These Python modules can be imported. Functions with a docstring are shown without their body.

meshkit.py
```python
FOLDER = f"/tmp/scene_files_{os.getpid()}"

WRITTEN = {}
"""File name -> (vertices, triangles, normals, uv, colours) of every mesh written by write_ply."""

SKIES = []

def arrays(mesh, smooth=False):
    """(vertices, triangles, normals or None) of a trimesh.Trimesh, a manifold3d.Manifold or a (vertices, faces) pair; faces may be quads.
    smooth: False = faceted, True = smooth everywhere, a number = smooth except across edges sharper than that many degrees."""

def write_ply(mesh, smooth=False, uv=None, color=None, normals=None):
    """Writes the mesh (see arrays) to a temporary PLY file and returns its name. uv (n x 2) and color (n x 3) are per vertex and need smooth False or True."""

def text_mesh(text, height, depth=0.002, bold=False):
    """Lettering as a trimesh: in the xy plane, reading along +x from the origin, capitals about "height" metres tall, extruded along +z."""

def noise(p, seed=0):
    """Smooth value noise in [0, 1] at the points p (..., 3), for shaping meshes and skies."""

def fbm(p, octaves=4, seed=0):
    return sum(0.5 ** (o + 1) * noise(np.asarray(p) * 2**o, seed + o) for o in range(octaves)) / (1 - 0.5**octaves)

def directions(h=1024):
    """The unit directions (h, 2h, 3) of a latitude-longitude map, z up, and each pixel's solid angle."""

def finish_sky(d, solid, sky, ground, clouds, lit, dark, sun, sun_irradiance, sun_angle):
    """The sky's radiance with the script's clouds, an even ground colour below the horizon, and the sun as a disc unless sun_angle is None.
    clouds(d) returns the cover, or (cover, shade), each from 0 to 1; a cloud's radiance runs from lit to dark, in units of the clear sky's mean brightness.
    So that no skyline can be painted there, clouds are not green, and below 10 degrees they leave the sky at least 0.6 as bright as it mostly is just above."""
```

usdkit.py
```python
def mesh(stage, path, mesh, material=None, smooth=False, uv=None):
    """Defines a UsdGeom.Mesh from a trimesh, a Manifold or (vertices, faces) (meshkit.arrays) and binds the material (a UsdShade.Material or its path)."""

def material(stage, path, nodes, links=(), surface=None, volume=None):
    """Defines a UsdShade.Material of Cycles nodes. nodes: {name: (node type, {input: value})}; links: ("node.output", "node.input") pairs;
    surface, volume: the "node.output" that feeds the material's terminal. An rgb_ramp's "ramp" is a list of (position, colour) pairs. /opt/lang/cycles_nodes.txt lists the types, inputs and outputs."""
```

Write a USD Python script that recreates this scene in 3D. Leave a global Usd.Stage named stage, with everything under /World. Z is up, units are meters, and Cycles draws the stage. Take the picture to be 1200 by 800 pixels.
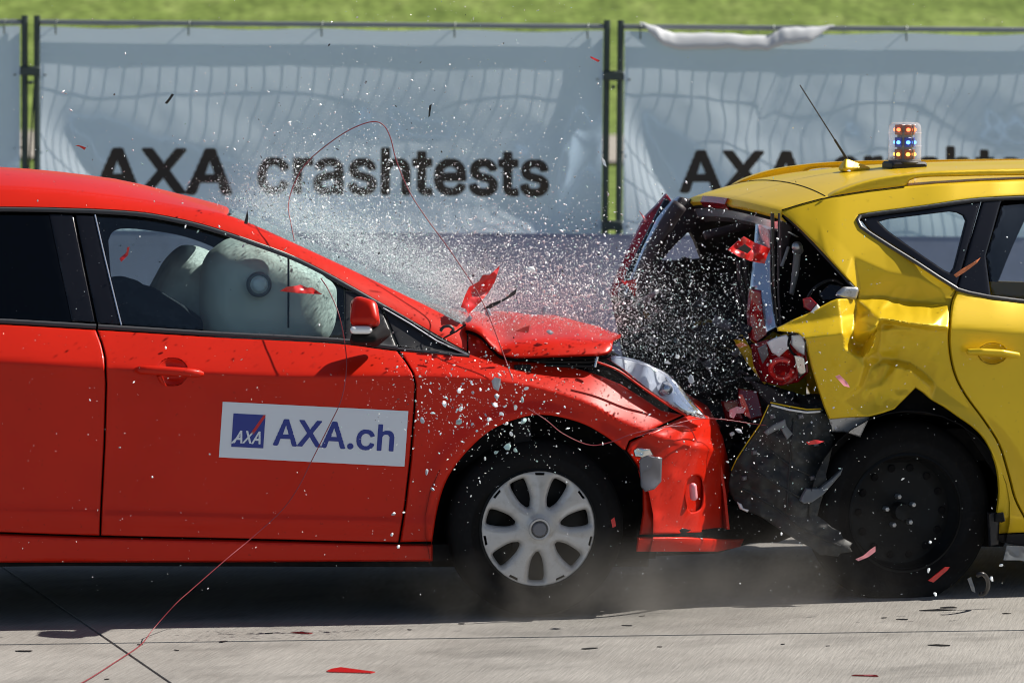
import math, random
import numpy as np, trimesh, shapely, usdkit, meshkit
from shapely.geometry import Polygon, Point, LineString
from shapely import affinity
from scipy.spatial import Delaunay
from scipy.interpolate import PchipInterpolator, RBFInterpolator, LinearNDInterpolator, NearestNDInterpolator
from pxr import Usd, UsdGeom, UsdLux, UsdShade, Sdf, Gf, Vt

rng = np.random.default_rng(11)
random.seed(11)
stage = Usd.Stage.CreateInMemory()
UsdGeom.SetStageUpAxis(stage, UsdGeom.Tokens.z)
UsdGeom.SetStageMetersPerUnit(stage, 1.0)
UsdGeom.Xform.Define(stage, '/World')
UsdGeom.Scope.Define(stage, '/World/Looks')

# ------------------------------------------------------------------ camera, sky, sun, exposure
F = 4620.0                                   # focal length in photograph pixels (1200 wide)
CAM = np.array([0.0, -14.0, 2.0])
PITCH, ROLL = math.atan(337 / F), math.radians(0.45)
fwd = np.array([0, math.cos(PITCH), -math.sin(PITCH)])
_r, _u = np.array([1.0, 0, 0]), np.array([0, math.sin(PITCH), math.cos(PITCH)])
RIGHT = _r * math.cos(ROLL) + _u * math.sin(ROLL)
UP = _u * math.cos(ROLL) - _r * math.sin(ROLL)
cam = UsdGeom.Camera.Define(stage, '/World/camera')
cam.AddTransformOp().Set(Gf.Matrix4d(*[float(x) for x in (*RIGHT, 0, *UP, 0, *(-fwd), 0, *CAM, 1)]))
cam.CreateHorizontalApertureAttr(36.0)
cam.CreateVerticalApertureAttr(24.0)
cam.CreateFocalLengthAttr(36.0 * F / 1200)
cam.CreateClippingRangeAttr(Gf.Vec2f(0.1, 5000))
cam.CreateFStopAttr(4.6)
cam.CreateFocusDistanceAttr(14.05)
cam.CreateExposureAttr(0.56)

SUN_EL, SUN_AZ = math.radians(46), math.radians(14.5)      # azimuth measured from +x towards +y
SUN = np.array([math.cos(SUN_EL) * math.cos(SUN_AZ), math.cos(SUN_EL) * math.sin(SUN_AZ), math.sin(SUN_EL)])
sun = UsdLux.DistantLight.Define(stage, '/World/sun')
sun.CreateIntensityAttr(1.25); sun.CreateAngleAttr(0.5); sun.CreateNormalizeAttr(True)
sun.CreateColorAttr(Gf.Vec3f(1.0, 0.95, 0.87))
_x = np.cross([0, 0, 1.0], SUN); _x /= np.linalg.norm(_x); _y = np.cross(SUN, _x)
sun.AddTransformOp().Set(Gf.Matrix4d(*[float(x) for x in (*_x, 0, *_y, 0, *SUN, 0, 0, 0, 60, 1)]))
dome = UsdLux.DomeLight.Define(stage, '/World/sky')
sky_mat = usdkit.material(stage, '/World/Looks/sky', {
    's': ('sky_texture', {'sky_type': 'single_scattering', 'sun_disc': False, 'sun_elevation': SUN_EL, 'sun_rotation': math.atan2(SUN[0], SUN[1])}),
    'b': ('background_shader', {'strength': 0.05})}, [('s.color', 'b.color')], surface='b.background')
UsdShade.MaterialBindingAPI.Apply(dome.GetPrim()).Bind(sky_mat)
dome.GetPrim().SetCustomDataByKey('kind', 'structure')

# ------------------------------------------------------------------ helpers: things, parts, materials
_used, _base = {}, {}
def numbered(parent, name):
    k = (parent, name); n = _used.get(k, 0); _used[k] = n + 1
    return f'{parent}/{name}' if n == 0 else f'{parent}/{name}_{n:03d}'
def data(prim, label=None, cat=None, group=None, kind=None):
    for k, v in (('label', label), ('category', cat), ('group', group), ('kind', kind)):
        if v: prim.SetCustomDataByKey(k, v)
def thing(name, label, cat, loc=(0, 0, 0), group=None, kind=None):
    p = numbered('/World', name)
    x = UsdGeom.Xform.Define(stage, p); x.AddTranslateOp().Set(Gf.Vec3d(*map(float, loc)))
    data(x.GetPrim(), label, cat, group, kind); _base[p] = np.array(loc, float)
    return p
def part(name, mesh, mat, parent, smooth=38, label=None, kind=None):
    p = numbered(parent, name)
    root = '/'.join(p.split('/')[:3]); off = _base.get(root, np.zeros(3))
    v, f = (np.array(mesh.vertices), np.array(mesh.faces)) if isinstance(mesh, trimesh.Trimesh) else (np.array(mesh[0]), np.array(mesh[1]))
    # a mesh with children must be a Mesh prim whose children are Mesh prims: same coordinates, so nothing to move
    m = usdkit.mesh(stage, p, trimesh.Trimesh(v - off, f, process=False), MAT[mat], smooth)
    data(m.GetPrim(), label, None, None, kind)
    return p
def single(name, mesh, mat, label=None, cat=None, group=None, kind=None, smooth=38):
    p = numbered('/World', name)
    m = usdkit.mesh(stage, p, mesh, MAT[mat], smooth)
    data(m.GetPrim(), label, cat, group, kind)
    return p
MAT = {}
def plain(name, color, rough=0.5, **kw):
    MAT[name] = usdkit.material(stage, f'/World/Looks/{name}', {'p': ('principled_bsdf', {'base_color': color, 'roughness': rough, **kw})}, [], surface='p.BSDF')
def speckled(name, color, dirt, rough=0.5, scale=60.0, lo=0.62, hi=0.7, amount=1.0, tone=0.12, bump=0.0, bump_scale=90.0, **kw):
    """a colour with soft tone changes and specks of dirt"""
    d = tuple(c * (1 - tone) for c in color); l = tuple(min(1, c * (1 + tone)) for c in color)
    nodes = {'g': ('geometry', {}), 'n1': ('noise_texture', {'scale': 3.0, 'detail': 4.0}), 'r1': ('rgb_ramp', {'ramp': [(0.35, d), (0.65, l)]}),
             'n2': ('noise_texture', {'scale': scale, 'detail': 3.0, 'roughness': 0.6}), 'r2': ('rgb_ramp', {'ramp': [(lo, (0, 0, 0)), (hi, (amount,) * 3)]}),
             'm': ('mix', {'mix_type': 'mix', 'color2': dirt}), 'p': ('principled_bsdf', {'roughness': rough, **kw})}
    links = [('g.position', 'n1.vector'), ('n1.fac', 'r1.fac'), ('g.position', 'n2.vector'), ('n2.fac', 'r2.fac'), ('r2.color', 'm.fac'), ('r1.color', 'm.color1'), ('m.color', 'p.base_color')]
    if bump:
        nodes['n3'] = ('noise_texture', {'scale': bump_scale, 'detail': 5.0}); nodes['b'] = ('bump', {'strength': bump, 'distance': 0.004})
        links += [('g.position', 'n3.vector'), ('n3.fac', 'b.height'), ('b.normal', 'p.normal')]
    MAT[name] = usdkit.material(stage, f'/World/Looks/{name}', nodes, links, surface='p.BSDF')

speckled('red_paint', (0.51, 0.013, 0.003), (0.20, 0.012, 0.006), 0.34, 55, 0.68, 0.72, 0.5, 0.05, coat_weight=0.12, coat_roughness=0.05, specular_ior_level=0.2)
speckled('yellow_paint', (0.68, 0.455, 0.014), (0.30, 0.20, 0.03), 0.33, 50, 0.66, 0.74, 0.5, 0.05, coat_weight=0.2, coat_roughness=0.06, metallic=0.2, specular_ior_level=0.3)
speckled('black_trim', (0.012, 0.012, 0.014), (0.05, 0.05, 0.05), 0.42, 80, 0.62, 0.72, 0.6, 0.1)
speckled('gloss_black', (0.006, 0.006, 0.008), (0.06, 0.06, 0.06), 0.10, 90, 0.68, 0.74, 0.5, 0.1)
speckled('inner_black', (0.006, 0.006, 0.007), (0.018, 0.016, 0.014), 0.85, 30, 0.5, 0.7, 0.6, 0.1, specular_ior_level=0.15)
speckled('rubber', (0.005, 0.005, 0.0055), (0.014, 0.013, 0.012), 0.8, 40, 0.55, 0.75, 0.5, 0.15, bump=0.3, specular_ior_level=0.15)
speckled('bumper_plastic', (0.022, 0.023, 0.022), (0.06, 0.06, 0.055), 0.6, 35, 0.52, 0.72, 0.6, 0.2, bump=0.3, bump_scale=25)
speckled('hubcap_silver', (0.50, 0.49, 0.48), (0.30, 0.28, 0.26), 0.38, 35, 0.50, 0.78, 0.5, 0.08, metallic=0.25)
speckled('dark_steel', (0.006, 0.007, 0.008), (0.02, 0.02, 0.02), 0.6, 60, 0.6, 0.75, 0.5, 0.2, specular_ior_level=0.2)
speckled('bare_steel', (0.45, 0.46, 0.48), (0.1, 0.09, 0.08), 0.35, 40, 0.55, 0.7, 0.7, 0.15, metallic=0.8)
speckled('airbag_cloth', (0.78, 0.80, 0.73), (0.70, 0.72, 0.66), 0.9, 8, 0.4, 0.75, 0.7, 0.04, bump=0.12, bump_scale=30)
speckled('airbag_white', (0.88, 0.88, 0.82), (0.45, 0.45, 0.40), 0.85, 9, 0.45, 0.75, 0.6, 0.06, bump=0.35, bump_scale=22)
speckled('seat_cloth', (0.016, 0.018, 0.024), (0.04, 0.042, 0.05), 0.9, 25, 0.5, 0.7, 0.5, 0.15)
speckled('trim_purple', (0.022, 0.016, 0.020), (0.05, 0.04, 0.045), 0.6, 20, 0.5, 0.7, 0.5, 0.2)
speckled('barrier_concrete', (0.30, 0.31, 0.41), (0.20, 0.20, 0.25), 0.9, 6, 0.45, 0.75, 0.6, 0.1, bump=0.5, bump_scale=30)
plain('chrome', (0.75, 0.75, 0.76), 0.18, metallic=1.0)
plain('seal_grey', (0.05, 0.05, 0.055), 0.4)
plain('sticker_white', (0.62, 0.66, 0.72), 0.35, coat_weight=0.3)
plain('sticker_blue', (0.012, 0.03, 0.22), 0.35)
plain('sticker_red', (0.45, 0.01, 0.02), 0.35)
plain('lamp_red', (0.22, 0.004, 0.008), 0.15, coat_weight=1.0)
plain('shard_red', (0.52, 0.012, 0.012), 0.3, coat_weight=0.6)
plain('shard_pink', (0.75, 0.28, 0.32), 0.3)
plain('shard_orange', (0.55, 0.16, 0.06), 0.3)
plain('shard_dark', (0.015, 0.015, 0.016), 0.35)
plain('tape_silver', (0.13, 0.13, 0.15), 0.35, metallic=0.3)
plain('wire_red', (0.22, 0.02, 0.03), 0.4)
plain('lens_white', (0.85, 0.85, 0.85), 0.12, coat_weight=1.0)
plain('reflector', (0.93, 0.94, 0.95), 0.25, metallic=0.15)
plain('post_steel', (0.055, 0.075, 0.07), 0.45, metallic=0.3)
plain('wire_steel', (0.25, 0.27, 0.28), 0.5, metallic=0.6)
plain('chunk_white', (0.90, 0.94, 0.95), 0.25, specular_ior_level=1.0)
plain('chunk_green', (0.42, 0.60, 0.58), 0.2, specular_ior_level=1.0)
plain('chunk_grey', (0.36, 0.38, 0.42), 0.3)
plain('chunk_dark', (0.012, 0.012, 0.016), 0.4)
plain('grey_plastic', (0.16, 0.17, 0.18), 0.4)
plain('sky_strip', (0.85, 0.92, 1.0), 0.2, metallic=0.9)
plain('lens_grey', (0.20, 0.20, 0.21), 0.35)
plain('house_amber', (0.30, 0.07, 0.012), 0.3)
plain('house_blue', (0.01, 0.04, 0.40), 0.3)
plain('olive_skin', (0.13, 0.095, 0.02), 0.5)
plain('bent_grey', (0.13, 0.13, 0.145), 0.4)
plain('base_black', (0.01, 0.01, 0.011), 0.5)
for nm, c in (('led_amber', (1.0, 0.42, 0.06)), ('led_red', (1.0, 0.16, 0.05)), ('led_blue', (0.10, 0.30, 1.0))):
    MAT[nm] = usdkit.material(stage, f'/World/Looks/{nm}', {'e': ('emission', {'color': c, 'strength': 3.0})}, [], surface='e.emission')
def pane(name, tint, ior=1.5):
    MAT[name] = usdkit.material(stage, f'/World/Looks/{name}', {'t': ('transparent_bsdf', {'color': tint}), 'g': ('glossy_bsdf', {'color': (1, 1, 1), 'roughness': 0.02}), 'f': ('fresnel', {'IOR': ior}), 'm': ('mix_closure', {})},
        [('f.fac', 'm.fac'), ('t.BSDF', 'm.closure1'), ('g.BSDF', 'm.closure2')], surface='m.closure')
pane('glass_clear', (0.92, 0.97, 0.96), 1.45); pane('glass_dark', (0.10, 0.11, 0.13), 1.4); pane('glass_lens', (0.86, 0.88, 0.92), 1.5)
MAT['dome_plastic'] = usdkit.material(stage, '/World/Looks/dome_plastic', {'t': ('transparent_bsdf', {'color': (0.96, 0.96, 0.98)}), 'd': ('principled_bsdf', {'base_color': (0.85, 0.86, 0.9), 'roughness': 0.12}), 'w': ('layer_weight', {'blend': 0.35}),
    'r': ('map_range', {'from_min': 0.0, 'from_max': 1.0, 'to_min': 0.04, 'to_max': 0.42}), 'm': ('mix_closure', {})}, [('w.facing', 'r.value'), ('r.result', 'm.fac'), ('t.BSDF', 'm.closure1'), ('d.BSDF', 'm.closure2')], surface='m.closure')
# shattered windscreen: opaque white crazing over glass
MAT['glass_crazed'] = usdkit.material(stage, '/World/Looks/glass_crazed', {
    'g': ('geometry', {}), 'v': ('voronoi_texture', {'scale': 70.0, 'feature': 'distance_to_edge'}), 'r': ('rgb_ramp', {'ramp': [(0.0, (0.45,) * 3), (0.08, (0.08,) * 3), (0.3, (0.03,) * 3)]}),
    't': ('transparent_bsdf', {'color': (0.8, 0.88, 0.9)}), 'd': ('principled_bsdf', {'base_color': (0.80, 0.86, 0.88), 'roughness': 0.3}), 'm': ('mix_closure', {})},
    [('g.position', 'v.vector'), ('v.distance', 'r.fac'), ('r.color', 'm.fac'), ('t.BSDF', 'm.closure1'), ('d.BSDF', 'm.closure2')], surface='m.closure')
# banner cloth: diffuse front, sun shining through from behind
def cloth(name, color, trans, fac=0.45):
    MAT[name] = usdkit.material(stage, f'/World/Looks/{name}', {'g': ('geometry', {}), 'n': ('noise_texture', {'scale': 1.3, 'detail': 3.0}),
        'r': ('rgb_ramp', {'ramp': [(0.3, tuple(c * 0.93 for c in color)), (0.7, color)]}), 'd': ('principled_bsdf', {'roughness': 0.5, 'specular_ior_level': 0.25}), 't': ('translucent_bsdf', {'color': trans}), 'm': ('mix_closure', {'fac': fac})},
        [('g.position', 'n.vector'), ('n.fac', 'r.fac'), ('r.color', 'd.base_color'), ('d.BSDF', 'm.closure1'), ('t.BSDF', 'm.closure2')], surface='m.closure')
cloth('banner_cloth', (0.57, 0.76, 0.98), (0.78, 0.87, 0.95), 0.36)
cloth('banner_print', (0.070, 0.058, 0.048), (0.05, 0.045, 0.04), 0.2)
cloth('banner_white', (0.80, 0.82, 0.84), (0.7, 0.7, 0.7), 0.2)
# concrete with broom strokes, stains and dark specks
MAT['concrete'] = usdkit.material(stage, '/World/Looks/concrete', {
    'g': ('geometry', {}), 'oi': ('object_info', {}),
    'mp': ('mapping', {'mapping_type': 'texture', 'rotation': (0, 0, 1.36), 'scale': (0.16, 0.007, 1.0)}), 'n1': ('noise_texture', {'scale': 1.0, 'detail': 4.0, 'roughness': 0.65}),
    'n2': ('noise_texture', {'scale': 1.6, 'detail': 6.0, 'roughness': 0.6}), 'n3': ('noise_texture', {'scale': 130.0, 'detail': 2.0}),
    'mp2': ('mapping', {'mapping_type': 'texture', 'rotation': (0, 0, 0.6), 'scale': (0.9, 0.35, 1.0)}), 'n4': ('noise_texture', {'scale': 1.0, 'detail': 5.0, 'roughness': 0.6}),
    'r2': ('rgb_ramp', {'ramp': [(0.25, (0.185, 0.172, 0.155)), (0.5, (0.275, 0.260, 0.238)), (0.78, (0.345, 0.328, 0.302))]}),
    'r1': ('rgb_ramp', {'ramp': [(0.28, (0.70,) * 3), (0.72, (1.14,) * 3)]}), 'r3': ('rgb_ramp', {'ramp': [(0.27, (0.55,) * 3), (0.36, (1,) * 3)]}),
    'r4': ('rgb_ramp', {'ramp': [(0.30, (0.60,) * 3), (0.46, (0.96,) * 3), (0.75, (1.10,) * 3)]}),
    'm1': ('mix', {'mix_type': 'multiply', 'fac': 1.0}), 'm2': ('mix', {'mix_type': 'multiply', 'fac': 1.0}), 'm3': ('mix', {'mix_type': 'multiply', 'fac': 1.0}),
    'b': ('bump', {'strength': 0.5, 'distance': 0.004}), 'p': ('principled_bsdf', {'roughness': 0.85})},
    [('g.position', 'mp.vector'), ('mp.vector', 'n1.vector'), ('g.position', 'n2.vector'), ('g.position', 'n3.vector'), ('g.position', 'mp2.vector'), ('mp2.vector', 'n4.vector'),
     ('n2.fac', 'r2.fac'), ('n1.fac', 'r1.fac'), ('n3.fac', 'r3.fac'), ('n4.fac', 'r4.fac'), ('r2.color', 'm1.color1'), ('r1.color', 'm1.color2'), ('m1.color', 'm2.color1'), ('r3.color', 'm2.color2'),
     ('m2.color', 'm3.color1'), ('r4.color', 'm3.color2'), ('m3.color', 'p.base_color'), ('n1.fac', 'b.height'), ('b.normal', 'p.normal')], surface='p.BSDF')
plain('joint_dark', (0.03, 0.028, 0.026), 0.9)
MAT['grass'] = usdkit.material(stage, '/World/Looks/grass', {
    'g': ('geometry', {}), 'mp': ('mapping', {'scale': (1.0, 0.35, 1.0)}), 'n1': ('noise_texture', {'scale': 0.5, 'detail': 6.0, 'roughness': 0.65}), 'n2': ('noise_texture', {'scale': 3.0, 'detail': 3.0}),
    'r1': ('rgb_ramp', {'ramp': [(0.28, (0.085, 0.125, 0.025)), (0.5, (0.145, 0.20, 0.045)), (0.75, (0.23, 0.28, 0.085))]}), 'r2': ('rgb_ramp', {'ramp': [(0.35, (0.55,) * 3), (0.65, (1.25,) * 3)]}),
    'm': ('mix', {'mix_type': 'multiply', 'fac': 1.0}), 'p': ('principled_bsdf', {'roughness': 0.9, 'specular_ior_level': 0.1})},
    [('g.position', 'mp.vector'), ('mp.vector', 'n1.vector'), ('mp.vector', 'n2.vector'), ('n1.fac', 'r1.fac'), ('n2.fac', 'r2.fac'), ('r1.color', 'm.color1'), ('r2.color', 'm.color2'), ('m.color', 'p.base_color')], surface='p.BSDF')
speckled('gravel', (0.30, 0.27, 0.23), (0.18, 0.16, 0.14), 0.95, 4, 0.45, 0.7, 0.6, 0.1)

# ------------------------------------------------------------------ helpers: geometry
def ray(px, py):
    px, py = np.asarray(px, float), np.asarray(py, float)
    return fwd + ((px - 600) / F)[..., None] * RIGHT - ((py - 400) / F)[..., None] * UP
def ground_pt(px, py, z=0.0):
    d = ray(px, py); t = (z - CAM[2]) / d[..., 2]
    return CAM + t[..., None] * d
def at_y(px, py, y):
    d = ray(px, py); t = (np.asarray(y, float) - CAM[1]) / d[..., 1]
    return CAM + t[..., None] * d
class Frame:
    """a car's own axes: u forward along its near side, n into the car, z up"""
    def __init__(s, o, yaw, width):
        s.o = np.array([o[0], o[1], 0.0]); c, k = math.cos(yaw), math.sin(yaw)
        s.u, s.n, s.w = np.array([c, k, 0]), np.array([-k, c, 0]), width
    def pt(s, px, py, v):                                # the point seen at (px, py) that lies v inside the near side
        d = ray(px, py); t = (np.asarray(v, float) + (s.o - CAM) @ s.n) / (d @ s.n)
        return CAM + t[..., None] * d
    def loc(s, u, v, z):
        u, v, z = np.broadcast_arrays(np.asarray(u, float), v, z)
        return s.o + u[..., None] * s.u + v[..., None] * s.n + z[..., None] * np.array([0, 0, 1.0])
    def uvz(s, p):
        q = np.asarray(p, float) - s.o
        return np.stack([q @ s.u, q @ s.n, q[..., 2]], -1)
    def flip(s, p):                                      # mirror image on the far side
        a = s.uvz(p); a[..., 1] = s.w - a[..., 1]
        return s.loc(a[..., 0], a[..., 1], a[..., 2])
    def flip_mesh(s, m):
        return trimesh.Trimesh(s.flip(m.vertices), m.faces[:, ::-1], process=False)
    def place(s, m, u, v, z, steer=0.0):                 # a mesh modelled with x along u, y inwards, z up
        m = m.copy()
        if steer: m.apply_transform(trimesh.transformations.rotation_matrix(steer, [0, 0, 1]))
        return trimesh.Trimesh(s.loc(m.vertices[:, 0] + u, m.vertices[:, 1] + v, m.vertices[:, 2] + z), m.faces, process=False)
def crumple(seed, amp, sc): return lambda x, y: amp * (meshkit.fbm(np.stack([np.asarray(x) / sc, np.asarray(y) / sc, np.full(np.shape(x), seed * 1.7)], -1), 3) - 0.5)
def curve(pts):
    a = np.array(pts, float); f = PchipInterpolator(a[:, 0], a[:, 1], extrapolate=False)
    return lambda x: f(np.clip(x, a[0, 0], a[-1, 0]))
def spl(pts, n=6):
    """a Catmull-Rom curve through the points"""
    p = np.array(pts, float); q = np.vstack([2 * p[0] - p[1], p, 2 * p[-1] - p[-2]]); out = []
    for i in range(1, len(q) - 2):
        for t in np.linspace(0, 1, n, endpoint=False):
            out.append(0.5 * (2 * q[i] + (q[i + 1] - q[i - 1]) * t + (2 * q[i - 1] - 5 * q[i] + 4 * q[i + 1] - q[i + 2]) * t * t + (3 * q[i] - q[i - 1] - 3 * q[i + 1] + q[i + 2]) * t ** 3))
    out.append(p[-1]); return [tuple(x) for x in out]
def run(f, a, b, n=12, dy=0.0):
    return [(x, float(f(x)) + dy) for x in np.linspace(a, b, n)]
def tri2d(poly, step, insets=()):
    poly = shapely.geometry.polygon.orient(poly)
    rings = []
    for r in [poly.exterior, *poly.interiors]:
        c = np.array(shapely.segmentize(r, step * 0.8).coords)[:-1]; rings.append(c)
    for d in insets:
        q = poly.buffer(-d, join_style='mitre')
        for g in getattr(q, 'geoms', [q]):
            if not g.is_empty:
                for r in [g.exterior, *g.interiors]:
                    c = np.array(shapely.segmentize(r, max(step * 0.8, d)).coords)[:-1]
                    if len(c): rings.append(c)
    b = np.vstack(rings)
    x0, y0, x1, y1 = poly.bounds
    gx, gy = np.meshgrid(np.arange(x0, x1 + step, step), np.arange(y0, y1 + step, step * 0.866))
    gx[1::2] += step / 2
    g = np.stack([gx.ravel(), gy.ravel()], 1)
    inner = poly.buffer(-0.5 * step - (max(insets) if len(insets) else 0))
    if not inner.is_empty: g = g[shapely.contains_xy(inner, g[:, 0], g[:, 1])]
    else: g = g[:0]
    p = np.vstack([b, g]); t = Delaunay(p).simplices
    c = p[t].mean(1); t = t[shapely.contains_xy(poly, c[:, 0], c[:, 1])]
    e = p[t]; area = (e[:, 1, 0] - e[:, 0, 0]) * (e[:, 2, 1] - e[:, 0, 1]) - (e[:, 1, 1] - e[:, 0, 1]) * (e[:, 2, 0] - e[:, 0, 0])
    t = t[np.abs(area) > 1e-9]; area = area[np.abs(area) > 1e-9]
    t = np.where(area[:, None] > 0, t, t[:, ::-1])
    return p, t
def close_sheet(front, back, t):
    n = len(front)
    ed = np.vstack([t[:, [0, 1]], t[:, [1, 2]], t[:, [2, 0]]])
    key = set(map(tuple, ed)); bd = np.array([e for e in key if (e[1], e[0]) not in key])
    side = np.vstack([np.stack([bd[:, 1], bd[:, 0], bd[:, 0] + n], 1), np.stack([bd[:, 1], bd[:, 0] + n, bd[:, 1] + n], 1)]) if len(bd) else np.zeros((0, 3), int)
    return trimesh.Trimesh(np.vstack([front, back]), np.vstack([t, t[:, ::-1] + n, side]), process=False)
def as_poly(p):
    q = p if isinstance(p, shapely.geometry.base.BaseGeometry) else Polygon(p)
    if not q.is_valid: q = q.buffer(0)
    if q.geom_type == 'MultiPolygon': q = max(q.geoms, key=lambda g: g.area)
    return q
def shell(fr, pts, v=0.0, step=6.0, thick=0.012, roll=2.0, roll_v=0.006):
    """a sheet of bodywork whose outline is read off in the side view; v = its depth field"""
    poly = as_poly(pts)
    p, t = tri2d(poly, step, (roll * 0.45, roll) if roll else ())
    if callable(v): vv = v(p[:, 0], p[:, 1])
    elif np.ndim(v) == 0: vv = np.full(len(p), float(v))
    else:
        a = np.array(pts, float)[:, :2]
        vv = RBFInterpolator(a, np.array(v, float), kernel='linear')(p)
    if roll:
        d = shapely.distance(poly.boundary, shapely.points(p)); k = np.clip(1 - d / roll, 0, 1)
        vv = vv + roll_v * (1 - np.sqrt(1 - k * k))
    front = fr.pt(p[:, 0], p[:, 1], vv)
    t = t[:, ::-1]                                        # y runs down in the photograph
    return close_sheet(front, front + fr.n * thick, t)
def patch(fr, pts3, **kw):
    a = [(p[0], p[1]) for p in pts3]
    return shell(fr, a, [p[2] for p in pts3], **kw)
def strip(fr, line, width, v, step=3.0, thick=None, **kw):
    a = np.array(LineString(line).segmentize(6).coords); r = width / 2 / 330
    vv = v(a[:, 0], a[:, 1]) if callable(v) else np.full(len(a), v)
    return tube(fr.pt(a[:, 0], a[:, 1], vv + r * 0.7), r, 8)
def tube(points, r, sides=8, closed_ends=True):
    p = np.array(points, float); n = len(p)
    t = np.gradient(p, axis=0); t /= np.linalg.norm(t, axis=1, keepdims=True) + 1e-12
    a = np.cross(t[0], [0.3, 0.5, 0.8]); a /= np.linalg.norm(a); rings = []
    rr = np.broadcast_to(np.asarray(r, float), (n,))
    for i in range(n):
        a = a - (a @ t[i]) * t[i]; a /= np.linalg.norm(a) + 1e-12; b = np.cross(t[i], a)
        th = np.linspace(0, 2 * np.pi, sides, endpoint=False)
        rings.append(p[i] + rr[i] * (np.cos(th)[:, None] * a + np.sin(th)[:, None] * b))
    v = np.vstack(rings); f = []
    for i in range(n - 1):
        for k in range(sides):
            q, w = i * sides + k, i * sides + (k + 1) % sides
            f += [(q, w, w + sides), (q, w + sides, q + sides)]
    if closed_ends:
        v = np.vstack([v, p[0], p[-1]])
        for k in range(sides):
            f += [(len(v) - 2, (k + 1) % sides, k), (len(v) - 1, (n - 1) * sides + k, (n - 1) * sides + (k + 1) % sides)]
    return trimesh.Trimesh(v, f, process=False)
def grid(P):
    """a sheet from an (m, n, 3) array of points"""
    m, n = P.shape[:2]; i = np.arange(m * n).reshape(m, n)
    q = np.stack([i[:-1, :-1], i[1:, :-1], i[1:, 1:], i[:-1, 1:]], -1).reshape(-1, 4)
    return trimesh.Trimesh(P.reshape(-1, 3), np.vstack([q[:, [0, 1, 2]], q[:, [0, 2, 3]]]), process=False)
def thicken(m, d):
    m.fix_normals() if False else None
    n = len(m.vertices); return close_sheet(m.vertices, m.vertices + np.asarray(d), m.faces)
def box(lo, hi, bevel=0.0):
    lo, hi = np.array(lo, float), np.array(hi, float)
    if bevel:
        import manifold3d as m3
        c = []
        for k in range(3):
            s = np.full(3, bevel); s[k] = 0
            c.append(m3.Manifold.cube((hi - lo - 2 * s).tolist()).translate((lo + s).tolist()))
        h = m3.Manifold.batch_hull(c).to_mesh()
        return trimesh.Trimesh(h.vert_properties[:, :3], h.tri_verts, process=False)
    b = trimesh.creation.box(hi - lo); b.apply_translation((lo + hi) / 2); return b
def lathe(profile, n=48):
    """(radius, y) pairs turned about the y axis"""
    p = np.array(profile, float); th = np.linspace(0, 2 * np.pi, n + 1)
    P = np.stack([p[:, None, 0] * np.cos(th), np.broadcast_to(p[:, None, 1], (len(p), n + 1)), p[:, None, 0] * np.sin(th)], -1)
    return grid(P)
def cat(*ms): return trimesh.util.concatenate(list(ms))
def letters(text, height, fat=0.0):
    """the outlines of a line of lettering, glyph by glyph, as shapely shapes (x right, y up)"""
    m = meshkit.text_mesh(text, height, 0.01, bold=True)
    top = m.faces[np.all(m.vertices[m.faces][:, :, 2] > 0.005, axis=1)]
    shp = shapely.union_all([Polygon(m.vertices[f][:, :2]).buffer(height * 1e-3) for f in top])
    shp = shp.buffer(fat).simplify(height * 0.006)
    gs = sorted(getattr(shp, 'geoms', [shp]), key=lambda g: g.bounds[0])
    return gs
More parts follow.
